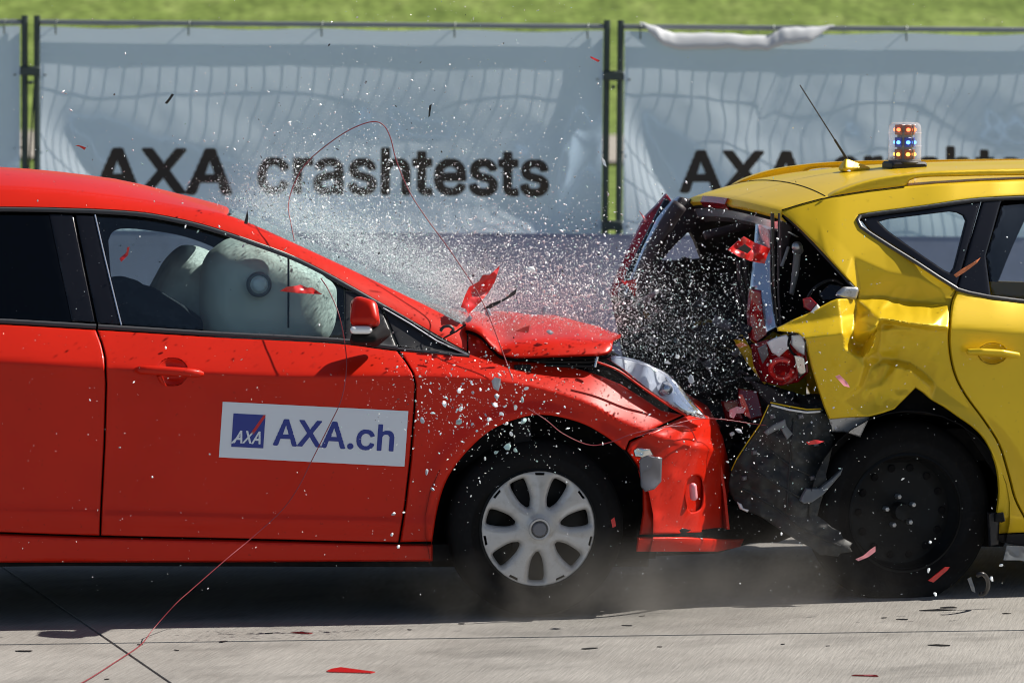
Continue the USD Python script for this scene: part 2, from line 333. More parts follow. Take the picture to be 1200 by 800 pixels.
def fit(gs, x0, y0, x1, y1):
    b = shapely.union_all(gs).bounds; sx, sy = (x1 - x0) / (b[2] - b[0]), (y1 - y0) / (b[3] - b[1])
    return [affinity.affine_transform(g, [sx, 0, 0, sy, x0 - b[0] * sx, y0 - b[1] * sy]) for g in gs]

import manifold3d as m3d
def blob(balls, lv=0.012, it=12):
    sp = [m3d.Manifold.sphere(r, 24).translate([float(a) for a in c]) for c, r in balls]
    h = m3d.Manifold.batch_hull(sp).refine_to_length(lv).to_mesh()
    m = trimesh.Trimesh(h.vert_properties[:, :3], h.tri_verts, process=True); return trimesh.smoothing.filter_taubin(m, iterations=it)

# ================================================================== THE SETTING
# concrete apron: slabs with recessed joints, the long joints run 8 degrees off the picture plane
def build_apron():
    p = thing('concrete_pavement', None, None, kind='structure')
    jo = ground_pt(600, 746.5)[:2]; a = ground_pt(0, 755)[:2]; b = ground_pt(1200, 738)[:2]
    e = (b - a) / np.linalg.norm(b - a); q0, q1 = ground_pt(75, 714)[:2], ground_pt(200, 800)[:2]; s = (q0 - q1) / np.linalg.norm(q0 - q1)
    M = np.array([e, s]).T; base = np.linalg.solve(M, q0 - a)     # lattice coordinates from a
    part('joint_bed', box((-45, -30, -0.6), (45, 13.2, -0.012)), 'joint_dark', p)
    gx, gl, gw = 5.0, 4.5, 0.0045
    for i in range(-7, 8):
        for j in range(-4, 3):
            def lim(o): return o
            l0, l1 = base[0] + i * gx + 0.003, base[0] + (i + 1) * gx - 0.003
            w0, w1 = j * gl + 0.0065, (j + 1) * gl - 0.0065
            c = [a + e * l + s * w for l, w in ((l0, w0), (l1, w0), (l1, w1), (l0, w1))]
            if min(x[1] for x in c) > 12.9: continue
            sq = Polygon(c).intersection(Polygon([(-44.9, -29.9), (44.9, -29.9), (44.9, 12.9), (-44.9, 12.9)]))
            if sq.is_empty or sq.area < 0.05: continue
            inn = sq.buffer(-0.003)
            m = trimesh.creation.extrude_polygon(sq, 0.094, engine='earcut'); m.apply_translation([0, 0, -0.1])
            t = trimesh.creation.extrude_polygon(inn, 0.006, engine='earcut'); t.apply_translation([0, 0, -0.006])
            part('slab', cat(m, t), 'concrete', p, smooth=False)
build_apron()
# lawn behind, a gravel track across it, a bank that rises beyond
def lawn_z(x, y):
    return 0.02 * np.clip((y - 95), 0, 30) / 30 + np.clip(y - 100, 0, None) ** 1.35 * 0.028
ys = np.concatenate([np.linspace(13.15, 60, 24), np.linspace(62, 120, 30), np.linspace(125, 420, 60)])
xs = np.linspace(-160, 160, 81)
X, Y = np.meshgrid(xs, ys, indexing='ij')
Z = lawn_z(X, Y) + 0.12 * (meshkit.fbm(np.stack([X / 9, Y / 9, X * 0], -1)) - 0.5) * np.clip((Y - 20) / 40, 0, 1) - 0.03
single('lawn', grid(np.stack([X, Y, Z], -1)), 'grass', kind='structure', smooth=True)
X, Y = np.meshgrid(np.linspace(-160, 160, 81), np.linspace(58, 82, 13), indexing='ij')
single('gravel_track', grid(np.stack([X, Y, lawn_z(X, Y) + 0.05], -1)), 'gravel', kind='structure', smooth=True)

# concrete crash barriers in front of the fence
BY = 9.75
def barrier(x0, x1, label):
    prof = [(-0.02, 0.0), (-0.02, 0.06), (0.02, 0.10), (0.17, 0.30), (0.24, 0.88), (0.26, 0.905), (0.36, 0.905), (0.38, 0.88), (0.45, 0.30), (0.60, 0.10), (0.64, 0.06), (0.64, 0.0)]
    t = thing('crash_barrier', label, 'barrier', (x0, BY, 0))
    m = trimesh.creation.extrude_polygon(Polygon(prof), x1 - x0, engine='earcut')
    V = m.vertices.copy(); m = trimesh.Trimesh(np.stack([x0 + V[:, 2], BY + V[:, 0], V[:, 1]], 1), m.faces, process=False)
    m = m.subdivide_to_size(0.25); part('barrier_body', m, 'barrier_concrete', t, 30)
    for k in (0.8, 3.2):
        part('lifting_slot', box((x0 + k - 0.14, BY - 0.024, 0.012), (x0 + k + 0.14, BY + 0.1, 0.055)), 'inner_black', t)
for i, lab in enumerate(['grey concrete barrier behind the red car roof at far left', 'grey concrete barrier behind the red car windows', 'grey concrete barrier seen through the glass spray between the cars', 'grey concrete barrier behind the yellow car', 'grey concrete barrier behind the yellow car bonnet at far right']):
    barrier(-7.2 + i * 3.4 - 1.2, -7.2 + i * 3.4 + 2.17, lab)

# mesh fence panels, each with a banner tied in front of it
FY = 10.3
def fx(px): return float(at_y(px, 120, FY)[0])
ZT = 2.19
PAN = [(fx(-644), fx(29)), (fx(43.5), fx(710.5)), (fx(726.5), fx(1394))]
def banner_field(x0, x1, kind):
    """how far the cloth bellies towards the camera"""
    L = x1 - x0
    def f(x, z):
        s, h = (x - x0) / L, (z - 0.2) / 1.95
        edge = np.clip(np.minimum(s, 1 - s) / 0.10, 0, 1) ** 0.7 * np.clip((1 - h) / 0.34, 0, 1) ** 1.3
        if kind == 1:
            # scalloped sag: two bellies whose upper shoulders catch the sun from behind
            arc1 = 0.80 - 1.15 * np.clip(s - 0.04, 0, 1) + 1.2 * np.clip(s - 0.04, 0, 1) ** 2
            a = 0.085 * np.exp(-((h - arc1 + 0.17) / 0.13) ** 2)
            c = 0.07 * np.exp(-((s - 0.62) / 0.17) ** 2 - ((h - 0.60) / 0.17) ** 2) + 0.06 * np.exp(-((s - 0.30) / 0.2) ** 2 - ((h - 0.42) / 0.14) ** 2)
            c = c + 0.05 * np.exp(-(((s - 0.92) * 1.0 + (h - 0.5) * -0.12) / 0.022) ** 2) * np.exp(-((h - 0.55) / 0.25) ** 2)
        else:
            arc1 = 0.86 - 2.2 * s + 2.0 * s * s
            a = 0.10 * np.exp(-((h - arc1 + 0.16) / 0.12) ** 2)
            c = 0.05 * np.exp(-((s - 0.33) / 0.10) ** 2 - ((h - 0.6) / 0.25) ** 2) + 0.06 * np.exp(-((s - 0.62) / 0.10) ** 2 - ((h - 0.55) / 0.3) ** 2)
            c = c + 0.025 * np.exp(-((s - 0.25 - 0.3 * (h - 0.75)) / 0.012) ** 2) * np.exp(-((h - 0.8) / 0.1) ** 2)
        n = meshkit.fbm(np.stack([x * 1.6, z * 2.2, np.zeros_like(x) + kind * 7.3], -1), 4)
        n2 = meshkit.fbm(np.stack([(x + z * 0.6) * 4.5, (z - x * 0.2) * 2.0, np.zeros_like(x) + kind * 3.1], -1), 3)
        return 0.025 + edge * (a + c + 0.07 * (n - 0.35) + 0.014 * (n2 - 0.4))
    return f
def fence(i, x0, x1, kind, label_f, label_b, gap_label):
    t = thing('fence_panel', label_f, 'fence', (x0, FY, 0), 'mesh fence panels in a row')
    part('post', tube([(x0, FY, 0.02), (x0, FY, ZT + 0.02)], 0.020, 12), 'post_steel', t)
    part('post', tube([(x1, FY, 0.02), (x1, FY, ZT + 0.02)], 0.020, 12), 'post_steel', t)
    part('top_rail', tube([(x0 + 0.02, FY, ZT - 0.02), (x1 - 0.02, FY, ZT - 0.02)], 0.016, 10), 'wire_steel', t)
    part('bottom_rail', tube([(x0 + 0.02, FY, 0.18), (x1 - 0.02, FY, 0.18)], 0.016, 10), 'post_steel', t)
    wires = []
    for x in np.arange(x0 + 0.11, x1 - 0.03, 0.105): part('upright_wire', tube([(x, FY, 0.19), (x, FY, ZT - 0.03)], 0.0020, 5), 'wire_steel', t)
    for z in np.arange(0.42, ZT - 0.1, 0.26): part('cross_wire', tube([(x0 + 0.02, FY + 0.006, z), (x1 - 0.02, FY + 0.006, z)], 0.0020, 5), 'wire_steel', t)
    for xx in (x0, x1):
        part('foot_block', box((xx - 0.11, FY - 0.34, 0.0), (xx + 0.11, FY + 0.34, 0.13), 0.02), 'barrier_concrete', t)
    if i < 2:
        xm = (x1 + PAN[i + 1][0]) / 2
        for z in (1.87, 0.95):
            part('clamp', box((x1 - 0.03, FY - 0.034, z - 0.03), (PAN[i + 1][0] + 0.03, FY + 0.034, z + 0.03), 0.01), 'post_steel', t)
        part('clamp_bolt', tube([(xm, FY - 0.06, 1.80), (xm, FY + 0.05, 1.80)], 0.012, 8), 'post_steel', t)
        if i == 0: part('brace_wire', tube([(x1 + 0.06, FY, 1.78), (x1 + 0.02, FY, 1.2)], 0.006, 6), 'post_steel', t)
    bf = banner_field(x0 + 0.02, x1 - 0.02, kind)
    b = thing('banner', label_b, 'banner', (x0, FY, 0.2))
    zt = ZT - 0.045
    top = [(x, zt - 0.012 * (0.5 - 0.5 * math.cos((x - x0) / 0.87 * 2 * math.pi))) for x in np.linspace(x1 - 0.024, x0 + 0.024, 60)]
    if kind == 2: top = [(x, z - (0.055 * np.exp(-((x - fx(858)) / 0.2) ** 2))) for x, z in top]
    poly = Polygon([(x0 + 0.024, 0.22), (x1 - 0.024, 0.22), *top])
    p, tr = tri2d(poly, 0.03)
    y = FY - 0.02 - bf(p[:, 0], p[:, 1])
    m = close_sheet(np.stack([p[:, 0], y, p[:, 1]], 1), np.stack([p[:, 0], y + 0.002, p[:, 1]], 1), tr)
    m = trimesh.Trimesh(np.stack([p[:, 0], y, p[:, 1]], 1), tr, process=False)
    cl = part('cloth', m, 'banner_cloth', b, True)
    for x in np.linspace(x0 + 0.12, x1 - 0.12, 5):
        part('cable_tie', tube([(x, FY - 0.03 - 0.02, zt - 0.05), (x, FY - 0.045, zt + 0.01), (x + 0.004, FY - 0.012, zt + 0.042)], 0.004, 6), 'post_steel', b)
    for z in np.arange(0.5, 2.0, 0.45):
        for xx, sg in ((x0, 1), (x1, -1)):
            part('cable_tie', tube([(xx, FY - 0.024, z), (xx + sg * 0.03, FY - 0.03, z), (xx + sg * 0.06, FY - 0.05, z - 0.004)], 0.005, 6), 'post_steel', b)
    return b, bf
def banner_text(b, bf, words):
    for text, px0, px1, pt, pb in words:
        gs = letters(text, 0.28, 0.004)
        a0, a1 = at_y(px0, pb, FY), at_y(px1, pb, FY); zt = at_y((px0 + px1) / 2, pt, FY)[2]; zb = at_y((px0 + px1) / 2, pb, FY)[2]
        for g in fit(gs, a0[0], zb, a1[0], zt):
            p, tr = tri2d(g, 0.018); y = FY - 0.024 - bf(p[:, 0], p[:, 1])
            part('letter', trimesh.Trimesh(np.stack([p[:, 0], y, p[:, 1]], 1), tr, process=False), 'banner_print', b, True)
LBF = ['mesh fence panel cut off by the left edge of the photo', 'mesh fence panel behind the red car, between the two gaps with grass', 'mesh fence panel behind the yellow car']
LBB = ['plain blue grey banner sliver at the far left of the fence', 'wide blue grey banner reading crashtests in full above the red car', 'blue grey banner with a loose white fold at its top behind the yellow car']
for i, ((x0, x1), k) in enumerate(zip(PAN, (3, 1, 2))):
    b, bf = fence(i, x0, x1, k, LBF[i], LBB[i], '')
    if i == 1: banner_text(b, bf, [('AXA', 113, 275, 173, 227), ('crashtests', 303, 643, 172.5, 229)])
    if i == 2:
        banner_text(b, bf, [('AXA', 795, 945, 176, 226), ('crashtests', 972, 1288, 171, 227)])
        # the loose, rolled-over fold at the top left of this banner
        L = spl([(750, 34, 0.04), (775, 43, 0.05), (800, 47, 0.06), (850, 49, 0.07), (897, 49, 0.075), (918, 43, 0.06), (945, 40, 0.04), (978, 38, 0.02)], 8)
        rows = []
        for k, (px, py, d) in enumerate(L):
            wob = 0.006 * math.sin(k * 0.35) + 0.002 * math.sin(k * 1.3)
            e = np.clip(min(k, len(L) - 1 - k) / 7, 0.15, 1); c = at_y(px, py - 8, FY - 0.05) + np.array([0, 0, wob])
            jag = 0.003 * math.sin(k * 1.1) + 0.006 * math.sin(k * 0.27)
            rows.append([c + np.array([0, 0.02, 0]) + e * np.array([0, a * 0.75, b]) for a, b in ((0.01, 0.0), (-0.02, 0.004), (-0.05, -0.022 + jag * 0.5), (-0.075, -0.055 + jag), (-0.082, -0.080 + jag), (-0.070, -0.092 + jag), (-0.05, -0.088 + jag))])
        part('loose_fold', thicken(grid(np.array(rows)), (0, 0.002, 0)), 'banner_white', b, True, label='bright white rolled fold hanging loose at the top')

# ================================================================== THE RED CAR
_c = ground_pt(630, 724)[:2]; _yaw = math.radians(9)
RF = Frame(_c - 0.035 * np.array([-math.sin(_yaw), math.cos(_yaw)]), _yaw, 1.80)
T = curve([(-640, 372), (-560, 322), (-470, 288), (-350, 261), (-200, 247), (0, 242), (100, 244), (160, 247.5), (220, 258), (250, 266), (280, 276), (294, 281), (344, 299.5), (380, 317), (410, 333.5), (440, 350.5), (507, 389), (548, 412)])
K = curve([(-640, 345), (-560, 296), (-470, 262), (-350, 239), (-200, 225), (0, 220), (60, 223), (135, 231), (216, 243), (262, 251), (287, 259.5), (337, 281.5), (386, 304), (440, 329.5), (515, 366), (548, 384)])
B = curve([(-640, 366), (-400, 362), (-200, 364), (0, 372.5), (113, 379), (260, 388), (398, 395.5), (465, 404), (550, 411), (620, 420), (700, 433), (760, 455), (800, 478), (860, 495)])
C = curve([(-640, 405), (-300, 410), (0, 425), (118, 432), (240, 438), (350, 442), (480, 441), (560, 444), (620, 453), (680, 470), (740, 500), (800, 520), (860, 530)])
D = curve([(-640, 600), (-200, 612), (0, 623), (117, 627), (300, 631), (467, 635), (900, 640)])
NOSE = curve([(-700, 0.62), (-660, 0.30), (-600, 0.12), (-500, 0.03), (-420, 0), (690, 0), (745, 0.015), (780, 0.05), (810, 0.12), (832, 0.22), (846, 0.34), (858, 0.60), (900, 0.9)])
HUB = (631, 619)
def S(px, py):
    b, c, d, t, k = B(px), C(px), D(px), T(px), K(px)
    low = np.clip((py - c) / (d - c), 0, 1.4)
    v = 0.016 * (1 - np.exp(-low / 0.05)) + 0.045 * low - 0.008 * np.exp(-((low - 0.9) / 0.05) ** 2)
    up = np.clip((c - py) / (c - b), 0, 1)
    v = np.where(py < c, 0.12 * up ** 1.1, v)
    v = np.where(py < b, 0.12 + (b - py) / 335 * 0.52 + 0.03 * np.clip((b - py) / 140, 0, 1) ** 2, v)
    over = np.clip((t - py) / np.maximum(t - k, 1), 0, 1.2)
    v = np.where((py < t) & (px < 560), v + 0.045 * over ** 1.6, v)
    r = np.hypot(px - 632, py - 616)
    v = v - 0.022 * np.exp(-((r - 131) / 15.0) ** 2) * np.clip((py - 400) / 60, 0, 1)
    return v + NOSE(px)
def wrinkle(px, py):
    """folds in the crumpled nose"""
    w = np.zeros_like(np.asarray(px, float))
    for (x0, y0, x1, y1, a, s) in [(772, 598, 818, 510, 0.018, 7), (752, 560, 800, 505, 0.012, 6), (800, 620, 836, 545, 0.020, 8), (790, 520, 838, 512, 0.012, 6), (765, 615, 790, 560, -0.014, 7), (760, 512, 800, 497, 0.006, 4), (640, 470, 700, 500, 0.006, 9)]:
        L = np.hypot(x1 - x0, y1 - y0); tx, ty = (x1 - x0) / L, (y1 - y0) / L
        a0 = (px - x0) * tx + (py - y0) * ty; dd = (px - x0) * -ty + (py - y0) * tx
        w = w + a * np.exp(-np.abs(dd) / s) * np.clip(np.minimum(a0 / 12 + 1, (L - a0) / 12 + 1), 0, 1)
    return w
def Sn(px, py): return S(px, py) + wrinkle(px, py) * np.clip((px - 630) / 60, 0, 1)
red = thing('red_car', 'red hatchback with a white and blue web address sticker on its door, crashing nose first', 'car', RF.loc(-1.0, 0.9, 0))
RP = lambda name, mesh, mat, smooth=38, label=None, parent=red: part(name, mesh, mat, parent, smooth, label)
arch = spl([(503, 660), (507, 630), (513, 594), (524, 561), (545, 531), (575, 504), (611, 489), (641, 486), (680, 495), (710, 511), (734, 530), (746, 547), (753, 574), (753, 626)], 5)
seam_fd = [(113, 386.5), (119, 402), (123, 418), (124.5, 450), (122.5, 520), (118.5, 598), (117.5, float(D(117)))]
seam_ff = [(466, 411.5), (476, 424), (484, 437), (487, 450), (486, 476), (481, 540), (475, 592), (468, float(D(468)))]
# doors, wings, sill
fd = [(x + 1.0, y) for x, y in seam_fd] + run(D, 119, 467, 12) + [(x - 1.2, y) for x, y in seam_ff[::-1]] + run(B, 464, 114, 30, 7.5)
cup = Polygon([(202 + 18 * math.cos(a), 435.5 + 16 * math.sin(a)) for a in np.linspace(0, 2 * math.pi, 30)])
door = RP('front_door', shell(RF, Polygon(fd).buffer(0).difference(cup), Sn, 5, roll=1.5), 'red_paint', 30)
rd = [(x - 1.0, y) for x, y in seam_fd[::-1]] + run(B, 112, -128, 24, 7.5) + spl([(-130, 374), (-132, 440), (-150, 500), (-172, 560), (-178, 600), (-176, 612)], 4) + run(D, -170, 116, 10)
rdoor = RP('rear_door', shell(RF, rd, Sn, 7), 'red_paint', 30)
rarch = [(-262 + 131 * math.cos(a), 607 - 131 * math.sin(a)) for a in np.linspace(-0.25, math.pi + 0.25, 24)]
rq = Polygon(run(B, -134, -330, 12, 7.5) + [(-420, 310), (-500, 290), (-640, 372), (-655, 400), (-665, 500), (-662, 600), (-640, 645)] + [(-420, 640), (-180, 645), (-174, 610), (-174, 560), (-153, 500), (-135, 440)]).difference(Polygon(rarch))
RP('rear_wing', shell(RF, rq, Sn, 10), 'red_paint', 30)
ff = [(x + 1.2, y) for x, y in seam_ff[::-1]][:-1] + [(469, 412)] + run(lambda x: 411.8 + (x - 469) * 0.078, 471, 549, 8) + [(549, 384.5), (560, 388), (574, 400), (587, 416), (600, 421), (640, 425.5), (675, 431.5), (700, 439), (727, 450), (750, 464), (775, 481), (800, 486), (770, 500), (737, 516), (733, 527)] + [(x, y) for x, y in arch[::-1] if x < 734] + [(506, 634), (469, 634.6)]
RP('front_wing', shell(RF, ff, Sn, 4, roll=2.5), 'red_paint', 30, 'front wing with a gaping dark gap along the bonnet')
RP('sill', shell(RF, run(D, -175, 507, 40, 2.2) + [(507, 657)] + run(lambda x: 657.5 + (x - 500) * -0.003, 500, -180, 20), lambda x, y: Sn(x, y) - 0.012, 6, roll=4, roll_v=0.02), 'red_paint', 30)
RP('sill_underside', shell(RF, [(-180, 655), (507, 655), (507, 664), (-180, 662)], 0.10, 8), 'inner_black')
# front bumper
fog_hole = Polygon(spl([(806, 562), (814, 557), (822, 560), (824, 578), (822, 594), (814, 600), (807, 597), (803, 580), (806, 562)], 5))
bp = Polygon([(739, 518), (772, 502), (803, 488), (820, 484), (838, 491), (847, 512), (854, 540), (856, 560), (852, 592), (847, 623), (800, 625), (750, 626), (754, 600), (754, 573), (747, 546), (735, 528)]).difference(fog_hole)
bump = RP('front_bumper', shell(RF, bp, Sn, 3.5, roll=2.5), 'red_paint', 25, 'crumpled and creased front bumper')
RP('fog_lamp', shell(RF, fog_hole.buffer(2), lambda x, y: Sn(x, y) + 0.030, 3), 'red_paint', 30, 'red lined fog lamp recess', bump)
RP('fog_lens', blob([(RF.pt(x, y, 0.155), 0.014) for x, y in ((812, 570), (813, 582))], 0.006, 4), 'shard_pink', True, None, bump)
RP('tape', patch(RF, [(749, 540, -0.005), (751, 570, -0.008), (756, 576, -0.01), (767, 573, -0.002), (775, 564, 0.02), (776, 536, 0.015), (762, 534, -0.012), (752, 534, -0.012)], step=3, thick=0.002), 'tape_silver', 30, 'square of silver tape over the wheel arch edge', bump)
RP('tape', patch(RF, [(742, 527, 0.0), (747, 524, -0.01), (762, 526, -0.012), (766, 533, 0.0), (752, 536, -0.016), (744, 535, -0.008)], step=2, thick=0.002), 'chrome', 30, 'crinkled shiny end of the tape', bump)
RP('bumper_lip', shell(RF, [(748, 629.5), (800, 629), (850, 632), (872, 631), (868, 640), (840, 646), (746, 646)], lambda x, y: NOSE(x) * 0.8 + 0.0 + 0.02 * np.clip((y - 635) / 10, 0, 1), 4), 'red_paint', 30)
RP('bumper_gap', shell(RF, [(748, 620), (860, 618), (880, 634), (746, 634)], lambda x, y: NOSE(x) * 0.9 + 0.07, 6), 'inner_black')
# across the nose to the far side
nose_rows = []
for s in np.linspace(0, 1, 14):
    row = []
    for z, bulge in ((0.27, 0.0), (0.40, 0.012), (0.52, 0.015), (0.62, 0.0), (0.70, -0.06), (0.76, -0.16)):
        u0 = RF.uvz(RF.pt(848, 560, 0.36))[0]
        row.append(RF.loc(u0 + bulge + 0.12 * math.sin(math.pi * s) - 0.25 * s + 0.03 * math.sin(9 * s + z * 8), 0.36 + s * 1.15, z))
    nose_rows.append(row)
RP('nose_panel', thicken(grid(np.array(nose_rows)), -0.01 * RF.u), 'red_paint', 30, 'crushed front face of the bumper')
RP('grille', box((0, 0, 0), (0.01, 0.01, 0.01)) if False else RF.place(box((-0.02, -0.5, -0.09), (0.02, 0.5, 0.09), 0.015), float(RF.uvz(RF.pt(848, 560, 0.36))[0]) + 0.17, 0.95, 0.45), 'black_trim')
# roof, windscreen, bonnet
def edge_pts(xs, f, v): return RF.pt(np.array(xs, float), f(np.array(xs, float)), v)
def across(E, crown, n=15, ahead=None, power=2.0):
    """a panel from an edge on the near side to its mirror image"""
    q = RF.uvz(E); out = []
    for s in np.linspace(-1, 1, n):
        v = RF.w / 2 + (RF.w / 2 - q[:, 1]) * s
        out.append(RF.loc(q[:, 0] + (0 if ahead is None else ahead) * (1 - s * s), v, q[:, 2] + crown * (1 - abs(s) ** power)))
    return np.array(out)
xr = np.array([-636, -560, -480, -400, -320, -240, -160, -80, -40, 0, 40, 80, 110, 140, 170, 200, 225, 245, 258, 264.0])
Er = RF.pt(xr, K(xr) + 0.5, S(xr, K(xr) + 0.5))
crown = np.interp(xr, [-640, -400, 0, 150, 264], [0.02, 0.05, 0.062, 0.052, 0.010])
ahead = np.interp(xr, [-640, 100, 264], [-0.12, 0.0, 0.045])
RP('roof', thicken(grid(across(Er, crown, 25, ahead, 2.2)), (0, 0, -0.012)), 'red_paint', True)
xw = np.linspace(266, 546, 16); Ew = RF.pt(xw, K(xw) + 1.5, S(xw, K(xw) + 1.5) + 0.012)
RP('windscreen', thicken(grid(across(Ew, np.linspace(0.006, 0.012, 16), 17, np.linspace(0.06, 0.08, 16))), (0, 0, -0.005)), 'glass_crazed', True, 'windscreen shattered into white crazing')
band = run(T, -600, 547, 60) + run(K, 547, -600, 60)
RP('roof_rail', shell(RF, band, S, 4, roll=0, thick=0.02), 'red_paint', 40, 'red roof edge and windscreen pillar')
xh = np.array([546, 554, 564, 577, 590, 610, 640, 670, 700, 712, 717.0])
yh = np.array([382.5, 384.5, 390, 404, 413.5, 416, 415, 414, 413, 411, 407.0])
Eh = RF.pt(xh, yh, np.array([0.17, 0.15, 0.12, 0.095, 0.08, 0.065, 0.06, 0.065, 0.08, 0.095, 0.12]))
hq = RF.uvz(Eh); hood = []
rise = np.clip((xh - 560) / 45, 0, 1)
flat = np.interp(xh, [546, 577, 610], [0.018, 0.028, 0.046])
for s in np.linspace(0, 1, 48):
    v = hq[:, 1] + s * (RF.w - 2 * 0.1)
    du = np.sin(math.pi * s) * np.linspace(0.05, 0.15, len(xh))
    edge = np.exp(-s / 0.022)
    fold = np.abs(((hq[:, 0] * 5.2 + s * 2.1) % 1.0) - 0.5) * 2            # sharp buckles across the sheet
    ridge = 0.030 * np.exp(-((hq[:, 0] - hq[6, 0] + 0.02 + 0.15 * s) / 0.15) ** 2) * np.sin(math.pi * np.clip(s * 1.15, 0, 1)) + 0.012 * np.sin(math.pi * s) + 0.014 * (fold - 0.5) * np.clip(s * 6, 0, 1)
    drop = -0.055 * np.clip((xh - 690) / 27, 0, 1) * np.clip(s * 3, 0, 1)
    base_z = hq[:, 2] + np.interp(xh, [546, 590], [-0.02, 0.0]) * np.clip(s * 5, 0, 1)
    hood.append(RF.loc(hq[:, 0] + du, v, base_z + flat * (1 - edge) + ridge * rise + drop))
HP = np.array(hood)
from scipy.interpolate import CubicSpline
HP = PchipInterpolator(np.arange(len(xh)), HP, axis=1)(np.linspace(0, len(xh) - 1, 60))
RP('bonnet', thicken(grid(HP), (0, 0, -0.012)), 'red_paint', 40, 'buckled bonnet lifted off the wing')
RP('bonnet_underside', thicken(grid(HP[:, :] + np.array([0, 0, -0.018]) + RF.n * 0.012), (0, 0, -0.006)), 'inner_black', True)
RP('engine_bay', shell(RF, [(588, 413), (712, 408), (745, 428), (790, 452), (820, 490), (790, 492), (740, 480), (680, 450), (600, 440), (584, 424)], lambda x, y: 0.13 + NOSE(x) * 0.8 + 0.0008 * (x - 556), 6), 'inner_black')
for a in ([(604, 419), (640, 424), (690, 424), (716, 420)], [(690, 436), (712, 428), (735, 444), (760, 462)], [(640, 428), (700, 429), (712, 418)]):
    RP('engine_bay_pipe', tube([RF.pt(x, y, 0.085 + 0.0003 * (x - 600)) for x, y in a], 0.006, 6), 'dark_steel')
RP('bonnet_bracket', tube([RF.pt(700, 418, 0.075), RF.pt(697, 430, 0.07)], 0.005, 6), 'chrome')
RP('wing_edge', strip(RF, spl([(700, 424), (725, 434), (750, 452), (782, 474), (805, 487)], 4), 2.6, lambda x, y: 0.03 + NOSE(x), 2), 'red_paint', 30)
RP('undertray', shell(RF, [(752, 600), (860, 590), (920, 600), (944, 622), (912, 635), (880, 636), (840, 648), (752, 652)], lambda x, y: 0.75 + crumple(3, 0.1, 15)(x, y), 5), 'inner_black')
# headlight
hl = spl([(707, 419), (718, 416.5), (731, 417.5), (750, 422), (767, 429), (784, 438), (797, 452), (808, 466), (822, 482), (828, 490)], 4) + spl([(827, 491), (806, 486), (782, 473), (760, 458), (740, 442), (724, 430), (710, 421)], 4)
hv = lambda x, y: 0.045 + NOSE(x) * 0.9 + np.clip((450 - y) / 40, -1, 1) * 0.05
H0 = RP('headlight', shell(RF, hl, lambda x, y: hv(x, y) + 0.012, 3, roll=4, roll_v=0.02), 'glass_lens', True, 'swept back clear headlight, still whole')
RP('headlight_bowl', shell(RF, Polygon(hl).buffer(-1.0), lambda x, y: hv(x, y) + 0.05 + 0.018 * np.sin(x * 0.16 + y * 0.05), 3), 'reflector', 30, None, H0)
RP('headlight_bezel', shell(RF, [(780, 442), (795, 452), (818, 482), (806, 484), (790, 472), (784, 455)], lambda x, y: hv(x, y) + 0.035, 3), 'grey_plastic', 30, None, H0)
for (x, y, r) in ((779, 456, 0.030),):
    q = RF.uvz(RF.pt(x, y, float(hv(np.array([x]), np.array([y]))[0]) + 0.05)); RP('headlight_lens', RF.place(trimesh.creation.icosphere(2, r), *q), 'chrome', True, None, H0)
# glass, pillars and trims
gl = run(B, 143, 404, 20, -0.5) + [(405, 390), (404, 340)] + run(T, 402, 113, 40, 6.5) + [(112, 252.5)]
RP('front_door_glass', shell(RF, gl, lambda x, y: S(x, y) + 0.014, 8, thick=0.004, roll=0), 'glass_clear', True)
RP('rear_door_glass', shell(RF, run(B, -128, 82, 10, 0) + [(84, 377), (57, 251)] + run(T, 57, -110, 12, 6.5), lambda x, y: S(x, y) + 0.014, 10, thick=0.004, roll=0), 'glass_dark', True)
RP('rear_quarter_glass', shell(RF, run(B, -134, -330, 10, 0) + [(-420, 312), (-330, 270)] + run(T, -320, -134, 8, 8), lambda x, y: S(x, y) + 0.014, 12, thick=0.004, roll=0), 'glass_dark', True)
RP('door_pillar', shell(RF, [(57, 250), (86, 251), (112, 378), (84, 377)], lambda x, y: S(x, y) + 0.006, 6), 'gloss_black', 40)
RP('door_pillar', shell(RF, [(88, 251), (110.5, 252), (141.5, 381), (114, 379)], lambda x, y: S(x, y) + 0.004, 6), 'gloss_black', 40)
RP('pillar_edge', strip(RF, [(111.3, 252), (120, 290), (132, 340), (142.2, 381)], 2.4, lambda x, y: S(x, y) + 0.001, 3, roll=0), 'chrome', 40, 'pale bright edge of the door pillar')
RP('window_trim', strip(RF, run(T, -330, 452, 70, 3.4), 5.4, lambda x, y: S(x, y) - 0.004, 4), 'seal_grey', 40)
RP('belt_trim', strip(RF, run(B, -330, 112.5, 30, 3.6), 6.2, lambda x, y: S(x, y) - 0.004, 4), 'seal_grey', 40)
RP('belt_trim', strip(RF, run(B, 115, 466, 30, 3.6), 6.2, lambda x, y: S(x, y) - 0.004, 4), 'seal_grey', 40)
tri = [(405, 404), (404, 345), (412, 340), (450, 357), (480, 376), (512, 397), (551, 416), (512, 413), (465, 406)]
RP('mirror_panel', shell(RF, [(404, 402), (403.5, 340), (418, 343), (446, 358), (465, 406)], lambda x, y: S(x, y) + 0.004, 4), 'black_trim', 40)
RP('quarter_panel', shell(RF, [(448, 360), (480, 377), (512, 398), (550, 416), (512, 413.5), (467, 406)], lambda x, y: S(x, y) + 0.008, 4), 'black_trim', 40)
RP('quarter_trim', strip(RF, [(449, 361), (480, 379), (512, 399.5), (549, 416)], 2.0, lambda x, y: S(x, y) - 0.004, 3), 'bare_steel', 40)
RP('pillar_trim', strip(RF, [(440, 353), (475, 373), (510, 395), (550, 416.5)], 4.0, lambda x, y: S(x, y) - 0.002, 3), 'black_trim', 40)
